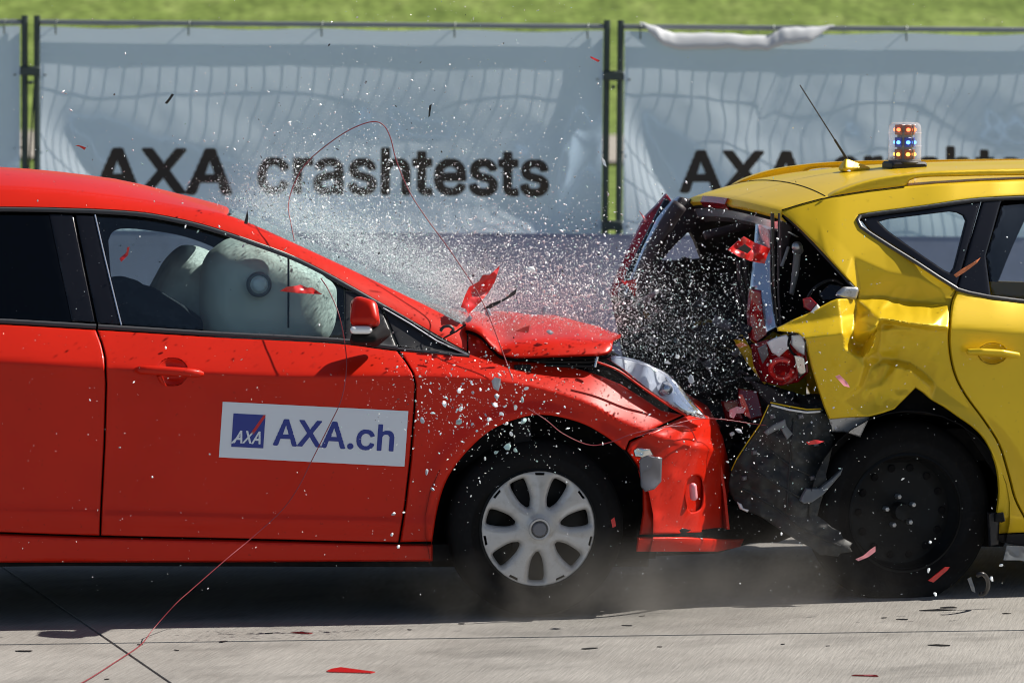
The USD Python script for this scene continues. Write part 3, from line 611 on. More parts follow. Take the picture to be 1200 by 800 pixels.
RP('belt_trim', strip(RF, [(466, 408.5), (512, 413.3), (550, 417)], 3.4, lambda x, y: S(x, y) - 0.003, 3), 'seal_grey', 40)
RP('bonnet_hinge', tube([RF.pt(x, y, 0.10) for x, y in spl([(516, 388), (520, 383), (527, 382), (531, 386), (528, 391)], 4)], 0.006, 6), 'black_trim')
RP('bonnet_hinge', tube([RF.pt(x, y, 0.05) for x, y in [(520, 396), (535, 388), (546, 380)]], 0.003, 6), 'dark_steel')
RP('wing_seal', strip(RF, [(560, 388), (568, 394), (577, 404)], 2.2, lambda x, y: S(x, y) + 0.03, 2), 'chrome', 40)
# door mirror
cap = blob([(RF.pt(x, y, v), r) for x, y, v, r in ((421, 358, -0.02, 0.032), (433, 361, -0.13, 0.030), (437, 373, -0.16, 0.022), (418, 374, -0.14, 0.023), (417, 377, -0.02, 0.019), (439, 377, -0.05, 0.019), (422, 357, -0.10, 0.028))])
mirror = RP('door_mirror', cap, 'red_paint', True)
RP('mirror_indicator', blob([(RF.pt(x, y, v), 0.014) for x, y, v in ((415, 386.5, -0.165), (431, 386.5, -0.165), (433, 386.5, -0.06), (415, 386.5, -0.05))]), 'lens_white', True, None, mirror)
RP('mirror_base', blob([(RF.pt(x, y, v), 0.018) for x, y, v in ((417, 395, -0.14), (436, 395, -0.13), (445, 386, -0.02), (452, 390, 0.06), (416, 399, 0.03), (440, 400, 0.05))]), 'inner_black', True, None, mirror)
RP('mirror_glass', patch(RF, [(411, 356, -0.10), (411, 382, -0.12), (412, 382, -0.02), (412, 354, -0.02)], step=4, thick=0.003), 'chrome', 40, None, mirror)
# door handle
RP('handle_cup', shell(RF, cup, lambda x, y: S(x, y) + 0.002 + 0.026 * (1 - np.clip(np.hypot((x - 202) / 18, (y - 435.5) / 16), 0, 1) ** 2.4), 1.6, roll=0, thick=0.003), 'red_paint', True, None, door)
hb = []
for k, (x, y) in enumerate(spl([(160, 431.5), (175, 431.5), (202, 433), (222, 434.5), (236, 436)], 5)):
    r = 0.0165 if 0 < k < 20 else 0.010
    hb.append((x, y + 2, -0.034 + 0.026 * (abs(k - 10) / 10) ** 3, r))
hm = blob([(RF.pt(x, y, v), r * 0.95) for x, y, v, r in hb if True][::2], 0.008, 6)
RP('handle', hm, 'red_paint', True, None, door)
RP('handle_mount', tube([RF.pt(186, 440, -0.02), RF.pt(189, 446, -0.004), RF.pt(194, 452, 0.006)], [0.008, 0.008, 0.004], 8), 'red_paint', True, None, door)
# sticker with its emblem and lettering
def on_door(pts, off): return lambda: shell(RF, pts, lambda x, y: S(x, y) - off, 3, roll=0, thick=0.0006)
st = Polygon([(261, 470.5), (478.5, 481.5), (474, 546.5), (256.5, 535.5)])
sticker = RP('sticker', on_door(st, 0.0015)(), 'sticker_white', True, 'white sticker with a blue square emblem and blue lettering', door)
def stk(x, y):  # sticker coordinates (0..1, 0..1) to picture
    a, b, c, d = np.array([261, 470.5]), np.array([478.5, 481.5]), np.array([474, 546.5]), np.array([256.5, 535.5])
    return tuple((1 - y) * ((1 - x) * a + x * b) + y * ((1 - x) * d + x * c))
def on_sticker(g, off, mat, name):
    f = lambda c: [stk(x, y) for x, y in np.array(shapely.segmentize(c, 0.03).coords)]
    q = Polygon(f(g.exterior), [f(r) for r in g.interiors]).buffer(0)
    RP(name, shell(RF, q, lambda x, y: S(x, y) - off, 1.6, roll=0, thick=0.0004), mat, True, None, sticker)
on_sticker(shapely.box(0.062, 0.20, 0.235, 0.80), 0.0026, 'sticker_blue', 'emblem_square')
on_sticker(Polygon([(0.160, 0.55), (0.225, 0.20), (0.235, 0.20), (0.235, 0.235), (0.178, 0.55)]), 0.0036, 'sticker_red', 'emblem_slash')
for gg, (x0, x1) in zip(fit([affinity.scale(g, 1, -1, origin=(0, 0)) for g in letters('AXA', 1.0, 0.0)], 0.070, 0.50, 0.218, 0.73), ((0, 0),) * 3):
    on_sticker(affinity.skew(gg, xs=-4, origin=(0.14, 0.73)), 0.0036, 'sticker_white', 'emblem_letter')
on_sticker(LineString([(0.064, 0.735), (0.10, 0.60)]).buffer(0.006), 0.0037, 'sticker_white', 'emblem_letter')
for gg in fit([affinity.scale(g, 1, -1, origin=(0, 0)) for g in letters('AXA.ch', 1.0, 0.0)], 0.285, 0.255, 0.935, 0.745):
    on_sticker(gg, 0.0026, 'sticker_blue', 'letter')
# wheels
def tyre(R, rim, w):
    return lathe([(rim - 0.005, 0.012), (rim + 0.012, 0.004), (rim + 0.035, -0.006), (R - 0.035, -0.004), (R - 0.012, 0.012), (R - 0.002, 0.03), (R, 0.05), (R, w - 0.05), (R - 0.012, w - 0.012), (R - 0.05, w), (rim, w)], 72)
def hubcap(R=0.218, n=7, a0=math.pi / 2):
    disc = Point(0, 0).buffer(R, 48); holes, slots = [], []
    for k in range(n):
        a = a0 + (k + 0.5) * 2 * math.pi / n
        h = Polygon(spl([(0.085, -0.006), (0.11, -0.020), (0.145, -0.027), (0.178, -0.028), (0.186, -0.018), (0.187, 0.018), (0.178, 0.028), (0.145, 0.027), (0.11, 0.020), (0.085, 0.006), (0.085, -0.006)], 4)).buffer(0)
        holes.append(affinity.rotate(h, a, origin=(0, 0), use_radians=True))
        s = Polygon([(0.190, -0.016), (0.190, 0.016), (0.199, 0.018), (0.199, -0.018)]); slots.append(affinity.rotate(s, a0 + k * 2 * math.pi / n, origin=(0, 0), use_radians=True))
    H = shapely.union_all(holes); poly = disc.difference(H).difference(shapely.union_all(slots))
    p, t = tri2d(poly, 0.006)
    r = np.hypot(p[:, 0], p[:, 1]); d = shapely.distance(H, shapely.points(p))
    y = 0.004 + 0.018 * np.exp(-d / 0.007) - 0.016 * np.clip(1 - r / 0.2, 0, 1) + 0.012 * np.clip((r - 0.195) / 0.02, 0, 1) ** 2
    y = y - 0.006 * np.exp(-((r - 0.040) / 0.008) ** 2)
    front = np.stack([p[:, 0], y, p[:, 1]], 1)
    return close_sheet(front, front + np.array([0, 0.012, 0]), t)
def wheel(parent, fr, u, v, z, R, rim, label, capped, steer=0.0, spin=0.0):
    flip = label is None
    ty = tyre(R, rim, 0.20)
    w = part('wheel', fr.place(ty, u, v, z, steer), 'rubber', parent, 35, label)
    dark = cat(lathe([(0.0, 0.075), (0.10, 0.075), (0.14, 0.060), (rim - 0.02, 0.066), (rim + 0.004, 0.014)], 48), lathe([(rim, 0.0), (rim + 0.008, 0.004), (rim + 0.004, 0.10), (rim - 0.03, 0.12), (rim - 0.035, 0.19)], 48))
    part('rim', fr.place(dark, u, v, z, steer), 'dark_steel', w, 35)
    if capped:
        hc = hubcap(); hc.apply_transform(trimesh.transformations.rotation_matrix(spin, [0, 1, 0]))
        part('hubcap', fr.place(hc, u, v - 0.004, z, steer), 'hubcap_silver', w, 30, 'seven spoke silver hubcap')
        part('hub_badge', fr.place(lathe([(0, -0.008), (0.022, -0.008), (0.026, -0.004), (0.028, 0.006)], 32), u, v - 0.022, z, steer), 'bent_grey', w)
        part('hub_ring', fr.place(lathe([(0.028, -0.002), (0.031, -0.012), (0.037, -0.013), (0.041, -0.002)], 40), u, v - 0.014, z, steer), 'hubcap_silver', w)
    else:
        part('hub_cap', fr.place(lathe([(0, 0.03), (0.03, 0.032), (0.034, 0.05), (0.034, 0.08)], 32), u, v, z, steer), 'dark_steel', w)
        for k in range(5):
            a = 0.35 + spin + k * 2 * math.pi / 5
            part('wheel_nut', fr.place(lathe([(0, -0.012), (0.008, -0.011), (0.0105, -0.004), (0.011, 0.02)], 6), u + 0.056 * math.cos(a), v + 0.06, z + 0.056 * math.sin(a), steer), 'bare_steel', w)
        for k in range(14):
            a = k * 2 * math.pi / 14
            part('vent_hole', fr.place(lathe([(0, -0.001), (0.012, -0.001), (0.015, 0.002)], 12), u + 0.165 * math.cos(a), v + 0.058, z + 0.165 * math.sin(a), steer), 'inner_black', w)
    return w
hub = RF.uvz(RF.pt(HUB[0], HUB[1], 0.035))
wheel(red, RF, hub[0], 0.035, hub[2], 0.316, 0.205, 'front wheel with a silver hubcap', True, 0.03, 0.02)
wheel(red, RF, hub[0] - 2.65, 0.04, 0.322, 0.316, 0.205, None, True, 0, 0.3)
RP('wheel_arch_liner', shell(RF, Polygon([(632 + 140 * math.cos(a), 622 + 145 * math.sin(a)) for a in np.linspace(0, 2 * math.pi, 40)]).intersection(shapely.box(400, 300, 760, 664)), 0.26, 10), 'inner_black')
for x0, y0 in ((632, 616), (-262, 607)):
    n = 20; row = []
    for a in np.linspace(-0.3, math.pi + 0.3, n): row.append([RF.pt(x0 + 134 * math.cos(a), y0 - 132 * math.sin(a), v) for v in (0.02, 0.14, 0.3)])
    RP('wheel_arch_liner', thicken(grid(np.array(row)), (0, 0, 0.004)), 'inner_black')
# dark inner skin behind the gaps, floor, far side
xs_in = np.linspace(-640, 560, 40)
skin = Polygon([(x, float(B(x)) + 9) for x in xs_in] + [(600, 425), (690, 440), (735, 470), (760, 500), (740, 560), (745, 640)] + [(500, 650), (-640, 640)]).difference(Point(632, 618).buffer(134)).difference(Point(-262, 607).buffer(134))
RP('inner_body', shell(RF, skin, lambda x, y: Sn(x, y) + 0.04, 12, roll=0, thick=0.02), 'inner_black')
far = Polygon([(x, float(B(x)) + 3) for x in np.linspace(-640, 548, 40)] + [(600, 422), (690, 434), (750, 470), (760, 500), (745, 560), (745, 640), (500, 655), (-640, 645)]).difference(Point(632, 618).buffer(130)).difference(Point(-262, 607).buffer(130))
RP('far_side', RF.flip_mesh(shell(RF, far, Sn, 12)), 'red_paint', 30)
RP('roof_rail', RF.flip_mesh(shell(RF, band, S, 7, roll=0, thick=0.03)), 'red_paint', 40)
# far window frame: dark trim with a rounded opening that lets the banner show through
fo = Polygon(spl([(127, 282), (132, 272), (145, 268), (175, 270), (215, 277), (255, 292), (300, 318), (330, 345), (300, 362), (200, 362), (140, 358), (131, 330), (127, 282)], 4))
fwp = Polygon([(-300, 240), (0, 226), (120, 228), (200, 236), (262, 258), (340, 300), (420, 345), (470, 375), (470, 400), (200, 396), (0, 388), (-300, 372)])
ro = Polygon([(-120, 262), (20, 258), (70, 268), (78, 360), (-110, 350)]).buffer(-6).buffer(6)
RP('far_window_frame', shell(RF, fwp.difference(fo).difference(ro), lambda x, y: 1.66 - np.clip(372 - y, 0, 140) / 335 * 0.5, 8), 'inner_black', 40)
RP('far_window_glass', shell(RF, fo.buffer(3), lambda x, y: 1.675 - np.clip(372 - y, 0, 140) / 335 * 0.5, 10, thick=0.004), 'glass_clear', True)
RP('far_window_glass', shell(RF, ro.buffer(3), lambda x, y: 1.675 - np.clip(372 - y, 0, 140) / 335 * 0.5, 10, thick=0.004), 'glass_dark', True)
RP('headlining', thicken(grid(across(Er, crown, 25, ahead, 2.2) + np.array([0, 0, -0.03])), (0, 0, -0.01)), 'inner_black', True)
uz = lambda px, py, v: RF.uvz(RF.pt(px, py, v))
u_a, u_b = uz(-630, 500, 0.1)[0], uz(770, 500, 0.1)[0]
RP('floor_pan', RF.place(box((u_a, 0.10, 0.20), (u_b, 1.70, 0.26)), 0, 0, 0), 'inner_black')
RP('hatch', RF.place(box((u_a - 0.02, 0.22, 0.3), (u_a + 0.06, 1.58, 1.0), 0.03), 0, 0, 0), 'red_paint')
u_c = uz(520, 400, 0.3)[0]; RP('dashboard', RF.place(box((u_c - 0.42, 0.14, 0.5), (u_c + 0.30, 1.66, 0.96), 0.06), 0, 0, 0), 'inner_black', True)
RP('bulkhead', RF.place(box((u_c + 0.22, 0.06, 0.25), (u_c + 0.28, 1.74, 0.90)), 0, 0, 0), 'inner_black')
# seats and airbags inside
def seat(px, v0):
    q = uz(px, 400, v0)
    back = blob([(RF.loc(q[0] - 0.02 + a, v0 + s * 0.21, z), 0.055) for s in (-1, 1) for a, z in ((0.02, 0.55), (-0.14, 1.08), (-0.1, 0.9))])
    b = RP('seat', back, 'seat_cloth', True); RP('seat_base', blob([(RF.loc(q[0] + a, v0 + s * 0.22, z), 0.07) for s in (-1, 1) for a in (0.0, 0.48) for z in (0.42, 0.5)]), 'seat_cloth', True, None, b)
    RP('headrest', blob([(RF.loc(q[0] - 0.17 + 0.02 * k, v0 + s * 0.1, z), 0.05) for s in (-1, 1) for k, z in ((0, 1.2), (1, 1.27))]), 'seat_cloth', True, None, b)
seat(112, 0.55); seat(112, 1.25)
seat(-180, 0.6)
def airbag(px, py, v0, ru, rv, rz, mat, seed, name, label, tilt=0.0, taper=0.0):
    m = trimesh.creation.icosphere(5, 1.0); V = m.vertices.copy()
    W = np.sign(V) * np.abs(V) ** 0.62; W /= np.maximum(1, np.abs(W).max(1, keepdims=True) ** 0.6)
    W = W * (1 + 0.07 * (meshkit.fbm(V * 1.3 + seed, 3, seed) - 0.5)[:, None] + 0.012 * (meshkit.fbm(V * np.array([5, 5, 2.0]) + seed, 3, seed) - 0.5)[:, None])
    W = W * np.array([ru, rv, rz]); W[:, 2] *= np.where(W[:, 2] > 0, 1 - taper * np.clip(W[:, 0] / ru + 0.15, 0, 1), 1); c, s = math.cos(tilt), math.sin(tilt)
    q = uz(px, py, v0); W = np.stack([W[:, 0] * c - W[:, 2] * s, W[:, 1], W[:, 0] * s + W[:, 2] * c], 1)
    return RP(name, RF.place(trimesh.Trimesh(W, m.faces, process=False), *q), mat, True, label), q
ab, q = airbag(314, 346, 0.62, 0.245, 0.27, 0.215, 'airbag_cloth', 3, 'airbag', 'large inflated pale grey green airbag with a round vent', 0.0, 0.62)
vx = uz(303, 333, 0.335)
RP('airbag_vent', RF.place(lathe([(0, -0.012), (0.018, -0.012), (0.026, -0.006), (0.028, 0.003), (0.034, 0.006)], 32), vx[0], 0.305, vx[2]), 'chunk_white', True, 'round pale vent', ab)
RP('airbag_vent_ring', RF.place(lathe([(0.030, 0.002), (0.034, -0.006), (0.041, -0.005), (0.046, 0.006)], 32), vx[0], 0.312, vx[2]), 'lens_grey', True, None, ab)
RP('airbag_seam', tube([RF.pt(338, y, 0.33 - 0.012 * math.sin((y - 300) / 84 * 3.1)) for y in np.linspace(302, 384, 14)], 0.004, 6), 'seat_cloth', True, None, ab)
airbag(228, 352, 1.02, 0.17, 0.25, 0.19, 'airbag_white', 9, 'airbag', 'white airbag bulging beyond the large one', -0.5)
sbm = blob([(RF.pt(x, y, v), r) for x, y, v, r in ((122, 352, 0.5, 0.08), (140, 346, 0.45, 0.07), (150, 352, 0.6, 0.08))])
sb2 = RP('seat_bolster', sbm, 'seat_cloth', True)
RP('seat_bolster', blob([(RF.pt(x, y, v), r) for x, y, v, r in ((150, 352, 0.45, 0.07), (172, 358, 0.42, 0.07), (205, 374, 0.40, 0.06), (222, 382, 0.40, 0.05), (160, 385, 0.5, 0.08))]), 'seat_cloth', True)
# tail lamp and rear hidden pieces kept simple
RP('tail_lamp', shell(RF, [(-640, 385), (-560, 372), (-548, 430), (-640, 440)], lambda x, y: Sn(x, y) - 0.01, 8), 'lamp_red')

# ================================================================== THE YELLOW CAR
_c = ground_pt(1062, 703)[:2]; _yaw = math.radians(16)
YF = Frame(_c - 0.04 * np.array([-math.sin(_yaw), math.cos(_yaw)]), _yaw, 1.84)
KY = curve([(800, 285), (915, 247), (967, 232.5), (1060, 219), (1120, 214.5), (1200, 211), (1400, 208), (1500, 216), (1600, 250), (1700, 300), (1790, 352), (2300, 400)])
TY = curve([(800, 300), (1006, 252), (1080, 242), (1150, 232.5), (1200, 230), (1400, 229), (1500, 236), (1600, 268), (1700, 316), (1790, 360)])
BYL = curve([(700, 392), (930, 380), (1000, 368), (1060, 358), (1120, 347), (1160, 347), (1200, 351), (1400, 358), (1800, 372), (2150, 415), (2300, 440)])
CY = curve([(700, 405), (900, 400), (1031, 388), (1112, 386), (1200, 392), (1500, 402), (2000, 425), (2300, 450)])
DY = curve([(700, 600), (900, 600), (1200, 622), (1500, 628), (2300, 640)])
TAIL = curve([(700, 0.5), (860, 0.16), (900, 0.08), (940, 0.025), (985, 0.0), (2000, 0.0), (2100, 0.10), (2170, 0.4), (2300, 0.9)])
_fac = np.array([(1112, 300, 0), (1125, 320, 0), (1135, 480, 0), (1170, 560, 0), (1000, 300, 0), (960, 262, 0), (930, 250, 0), (1060, 290, 0), (1060, 225, 0), (1160, 215, 0), (1300, 400, 0), (1300, 200, 0), (1300, 640, 0), (800, 640, 0), (800, 200, 0), (1035, 285, 0), (1119, 440, 0.0), (1091, 468, 0.0), (1048, 481, 0.0), (1019, 490, 0.01), (972, 492, 0.02),
    (983, 351, -0.005), (986, 376, -0.005), (990, 402, -0.008), (950, 372, 0.01), (930, 380, 0.015), (912, 387, 0.02), (950, 420, 0.008), (965, 460, 0.01), (975, 430, 0.0), (990, 440, 0.0), (985, 470, 0.005),
    (1004, 349, 0.050), (1002, 372, 0.050), (998, 398, 0.052), (1012, 404, 0.048), (1006, 408, 0.045),
    (990, 408, -0.008), (1000, 416, -0.010), (1012, 419, -0.012),
    (1008, 341, 0.042), (1035, 348, 0.045), (1065, 353, 0.045), (1090, 356, 0.040), (1113, 357, 0.022), (1075, 325, 0.012), (1100, 338, 0.012), (1040, 318, 0.008),
    (1031, 373, -0.030), (1050, 376, -0.030), (1070, 379.5, -0.030), (1092, 382, -0.024), (1113, 384.5, -0.010),
    (1036, 378, 0.010), (1052, 381, 0.012), (1072, 384, 0.010), (1094, 387, 0.006), (1113, 389, 0.002),
    (1027, 382, -0.026), (1022, 408, -0.026), (1013, 430, -0.022), (1004, 452, -0.008), (1028.5, 383, 0.0),
    (1033, 386, 0.016), (1028, 410, 0.020), (1019, 432, 0.018), (1010, 454, 0.010),
    (1070, 405, 0.022), (1095, 415, 0.012), (1050, 412, 0.028),
    (1034, 420, 0.032), (1050, 422, 0.034), (1066, 425, 0.034), (1082, 436, 0.028), (1096, 450, 0.016),
    (1040, 426, 0.016), (1052, 430, -0.010), (1066, 434, -0.014), (1079, 444, -0.014), (1090, 455, -0.008), (1060, 455, 0.0), (1030, 455, 0.010)], float)
_fi = LinearNDInterpolator(_fac[:, :2], _fac[:, 2], fill_value=0.0)
def SY0(px, py):
    b, c, d, t = BYL(px), CY(px), DY(px), KY(px)
    low = np.clip((py - c) / (d - c), 0, 1.3)
    v = 0.014 * (1 - np.exp(-low / 0.05)) + 0.05 * low + 0.04 * np.clip(low - 0.93, 0, 1) / 0.07
    v = np.where(py < c, 0.078 * np.clip((c - py) / (c - b), 0, 1) ** 1.2, v)
    v = np.where(py < b, 0.078 + (b - py) / 318 * 0.44 + 0.055 * np.clip((b - py) / 140, 0, 1.1) ** 2.2, v)
    r = np.hypot(px - 1066, py - 600)
    v = v - 0.02 * np.exp(-((r - 118) / 14.0) ** 2) * np.clip((py - 440) / 60, 0, 1)
    return v + TAIL(px)
def SY(px, py):
    f = np.mean([_fi(px + dx, py + dy) for dx, dy in ((0, 0), (0.9, 0), (-0.9, 0), (0, 0.9), (0, -0.9))], axis=0)
    zone = np.clip(1 - np.hypot((px - 1045) / 75, (py - 405) / 75), 0, 1) ** 0.5
    rg = np.abs(meshkit.fbm(np.stack([(px + 0.5 * py) / 17, (py - 0.3 * px) / 26, np.zeros_like(px) + 3.3], -1), 2, 5) - 0.5)
    return SY0(px, py) + 1.35 * f + 0.045 * zone * (rg - 0.08)
yel = thing('yellow_car', 'yellow estate car with roof rails, its rear corner crushed open by the red car', 'car', YF.loc(1.0, 0.9, 0))
YP = lambda name, mesh, mat, smooth=38, label=None, parent=yel: part(name, mesh, mat, parent, smooth, label)
yarch = [(972, 491), (995, 489), (1019, 488), (1034, 484), (1048, 479), (1060, 467), (1073, 454), (1082, 460), (1091, 468)] + spl([(1107, 477), (1124, 489), (1141, 501), (1154, 515), (1163, 533), (1168.5, 552), (1170.5, 577), (1168, 600), (1164, 625)], 4)
yseam = spl([(1121, 342), (1115, 360), (1112.5, 400), (1118, 435), (1131, 462), (1153, 492), (1171, 521), (1182, 556), (1190, 585), (1204, 612), (1208, 623)], 4)
qg = [(1006, 252), (1004, 257), (1008, 264), (1020, 273), (1045, 289), (1075, 307.5), (1100, 324), (1121, 337)]
qp = run(KY, 916, 1790, 80) + run(TY, 1790, 1008, 70, -0.5) + qg + [(1120, 340)] + [(x - 1.2, y) for x, y in yseam] + yarch[::-1] + [(966, 476), (958, 452), (952, 432), (948, 415), (945, 398), (935, 390), (912, 388), (911, 384), (930, 374.5), (948, 367), (962, 359.5), (974, 353), (982, 350), (1005, 350), (1007, 342), (1000, 334), (975, 306.5), (955, 285), (937, 267), (926, 257), (915, 249)]
quarter = YP('rear_wing', shell(YF, qp, SY, 2.3, roll=2.0, thick=0.008), 'yellow_paint', 24, 'buckled and creased rear wing')
rdp = [(x + 1.0, y) for x, y in yseam] + run(DY, 1210, 1345, 6) + [(1345, 360)] + run(BYL, 1340, 1162, 14, 3.5) + [(1124, 340)]
ycup = Polygon([(1163 + 16 * math.cos(a), 414 + 12 * math.sin(a)) for a in np.linspace(0, 6.28, 24)])
ydoor = YP('rear_door', shell(YF, Polygon(rdp).buffer(0).difference(ycup), SY0, 5), 'yellow_paint', 30)
YP('front_door', shell(YF, run(BYL, 1347, 1740, 20, 3.5) + [(1745, 420), (1735, 520), (1725, 630)] + run(DY, 1720, 1347, 10), SY0, 12), 'yellow_paint', 30)
farch = [(1890 + 128 * math.cos(a), 612 - 128 * math.sin(a)) for a in np.linspace(-0.3, math.pi + 0.3, 24)]
YP('front_wing', shell(YF, Polygon(run(BYL, 1742, 2160, 20, 3.5) + [(2175, 500), (2165, 620), (1727, 632), (1747, 420)]).difference(Polygon(farch)), SY0, 14), 'yellow_paint', 30)
YP('sill', shell(YF, [(1166, 626), (1210, 624), (1500, 631), (1780, 636), (1780, 652), (1500, 650), (1200, 640), (1168, 634)], lambda x, y: SY0(x, y) + 0.03, 8), 'black_trim', 30)
YP('handle_cup', shell(YF, ycup, lambda x, y: SY0(x, y) + 0.002 + 0.024 * (1 - np.clip(np.hypot((x - 1163) / 16, (y - 414) / 12), 0, 1) ** 2.4), 1.6, roll=0, thick=0.003), 'yellow_paint', True, None, ydoor)
YP('handle', blob([(YF.pt(x, y, v), 0.0115) for x, y, v in ((1136, 412, -0.012), (1150, 411.5, -0.028), (1175, 413, -0.030), (1192, 416, -0.012))], 0.008, 6), 'yellow_paint', True, None, ydoor)
# rear quarter window, door window, trims
gv = lambda o: (lambda x, y: SY0(x, y) + o)
YP('window_trim', strip(YF, [(1121, 338), (1100, 325), (1075, 308.5), (1045, 290), (1020, 274), (1009, 266), (1005, 258), (1008, 253)], 5.0, gv(-0.006), 2.5, roll=2, roll_v=0.006), 'seal_grey', 40, None)
YP('window_trim', strip(YF, [(1120.5, 338.5), (1135, 343), (1160, 348), (1200, 353), (1300, 357), (1345, 359)], 5.0, gv(-0.005), 3, roll=2, roll_v=0.006), 'seal_grey', 40)
YP('window_trim', strip(YF, run(TY, 1008, 1500, 30, 2), 5.0, gv(-0.002), 3), 'black_trim', 40)
qo = [(1030, 260), (1040, 257), (1080, 252), (1112, 248), (1122, 249.5), (1129, 253), (1132, 259), (1118, 314), (1114, 320), (1107, 317), (1085, 302), (1062, 286), (1040, 270)]
qfull = Polygon([(1008, 255), *run(TY, 1012, 1150, 10, 2), (1121, 337), (1075, 306), (1020, 271)])
YP('rear_quarter_frame', shell(YF, qfull.difference(Polygon(qo)), gv(0.008), 3), 'gloss_black', 40)
YP('rear_quarter_glass', shell(YF, Polygon(qo).buffer(1.5), gv(0.012), 5, thick=0.004, roll=0), 'glass_clear', True)
YP('door_pillar', shell(YF, [(1152.5, 233), (1176, 232), (1172, 240), (1155, 300), (1161, 347.5), (1140, 343), (1122, 337)], gv(0.005), 4), 'gloss_black', 40)
YP('pillar_chip', patch(YF, [(1152, 252, 0.25), (1157, 237, 0.27), (1161, 234, 0.27), (1158, 246, 0.25), (1155, 258, 0.24), (1151, 258, 0.24)], step=2), 'chunk_white', 40, 'chipped pale patch on the window pillar')
dgl = [(1174, 241), (1200, 239), (1330, 238), (1335, 357), (1200, 350), (1163, 346.5), (1156, 300)]
YP('rear_door_glass', shell(YF, dgl, gv(0.014), 8, thick=0.004, roll=0), 'glass_clear', True)
YP('door_frame', shell(YF, [(1330, 234), (1365, 234), (1368, 360), (1333, 358)], gv(0.006), 6), 'gloss_black', 40)
YP('front_door_glass', shell(YF, [(1368, 240)] + run(TY, 1400, 1700, 12, 6) + [(1720, 365), (1370, 357)], gv(0.014), 12, thick=0.004, roll=0), 'glass_clear', True)
# roof, tailgate lip, rails
xr = np.array([916, 925, 940, 960, 985, 1020, 1060, 1100, 1150, 1200, 1280, 1380, 1480, 1560.0])
Ey = YF.pt(xr, KY(xr) + 0.5, SY0(xr, KY(xr) + 0.5))
def yacross(E, crown, n=25, ahead=0.0, power=2.2):
    q = YF.uvz(E); out = []
    for s in np.linspace(-1, 1, n):
        v = YF.w / 2 + (YF.w / 2 - q[:, 1]) * s
        out.append(YF.loc(q[:, 0] + ahead * (1 - abs(s) ** 3), v, q[:, 2] + crown * (1 - abs(s) ** power)))
    return np.array(out)
ROOF = yacross(Ey, np.interp(xr, [916, 1000, 1400], [0.030, 0.052, 0.055]), 31, np.interp(xr, [916, 960, 1560], [-0.05, 0.0, 0.06]))
YP('roof', thicken(grid(ROOF), (0, 0, -0.012)), 'yellow_paint', True)
YP('roof_lining', thicken(grid(ROOF[1:-1] + np.array([0, 0, -0.035])), (0, 0, -0.01)), 'inner_black', True)
# joint between roof and tailgate, just a dark line lying in the surface
YP('roof_joint', tube([ROOF[k, 3] * 0.55 + ROOF[k, 4] * 0.45 + np.array([0, 0, 0.0004]) for k in range(1, 30)], 0.0022, 6), 'inner_black')
YP('roof_joint', tube([p + np.array([0, 0, 0.002]) for p in YF.pt(xr[:7], KY(xr[:7]) + 0.2, SY0(xr[:7], KY(xr[:7])) - 0.001)], 0.0022, 6), 'inner_black')
lip = ROOF[:, 0]
drop = np.array([0, 0, -0.042])
face = grid(np.stack([lip, lip + drop * 0.5 - 0.008 * YF.u, lip + drop + 0.012 * YF.u], 1))
YP('spoiler_lip', thicken(face, 0.008 * YF.u), 'yellow_paint', 40)
bl = lip[12:21] - 0.012 * YF.u; YP('brake_lamp', thicken(grid(np.stack([bl + np.array([0, 0, 0.002]), bl + drop * 0.5 - 0.01 * YF.u, bl + drop * 1.0 + 0.004 * YF.u], 1)), 0.006 * YF.u), 'lamp_red', 40, 'dark red high brake lamp in the roof lip')
fr_top = lip + drop + 0.01 * YF.u
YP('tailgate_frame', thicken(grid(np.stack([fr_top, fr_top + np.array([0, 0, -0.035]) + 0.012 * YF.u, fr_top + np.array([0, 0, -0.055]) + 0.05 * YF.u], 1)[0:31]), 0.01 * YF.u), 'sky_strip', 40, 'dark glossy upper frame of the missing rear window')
def rail(top, bottom):
    return shell(YF, top + bottom, lambda x, y: SY0(np.maximum(x, 965), KY(np.maximum(x, 965))) + 0.012, 4, roll=3, roll_v=0.012, thick=0.034)
rt = spl([(966, 233), (987, 221), (1025, 209), (1075, 202), (1130, 199), (1200, 197.5), (1350, 196), (1480, 203), (1510, 214)], 5)
rb = spl([(1495, 214), (1470, 208), (1350, 204.5), (1200, 205.5), (1110, 207), (1078, 208.5), (1066, 212), (1058, 219.5), (1010, 226)], 5)
RL = rail(rt, rb)
YP('roof_rail', RL, 'yellow_paint', 40); YP('roof_rail', YF.flip_mesh(RL), 'yellow_paint', 40)
def roof_at(u, v):
    q = YF.uvz(ROOF).reshape(-1, 3); return float(NearestNDInterpolator(q[:, :2], q[:, 2])(u, v))
qa = YF.uvz(YF.pt(1000, 196, 0.80)); za = roof_at(qa[0], qa[1])
qb = YF.pt(1000, 197, 0.80); tipv = YF.pt(937.5, 100, 0.80)
YP('antenna_base', blob([(YF.loc(qa[0] + a, 0.80 + b, za + c), r) for a, b, c, r in ((-0.04, -0.02, 0.005, 0.012), (-0.04, 0.02, 0.005, 0.012), (0.06, 0, 0.004, 0.008), (-0.03, 0, 0.035, 0.008), (0.0, 0, 0.025, 0.006))], 0.008, 4), 'yellow_paint', True)
an = YF.loc(qa[0] - 0.015, 0.80, za + 0.025)
YP('antenna', tube([an, an + 0.3 * (tipv - an), an + 0.31 * (tipv - an), tipv], [0.0055, 0.0045, 0.0026, 0.0022], 8), 'base_black')
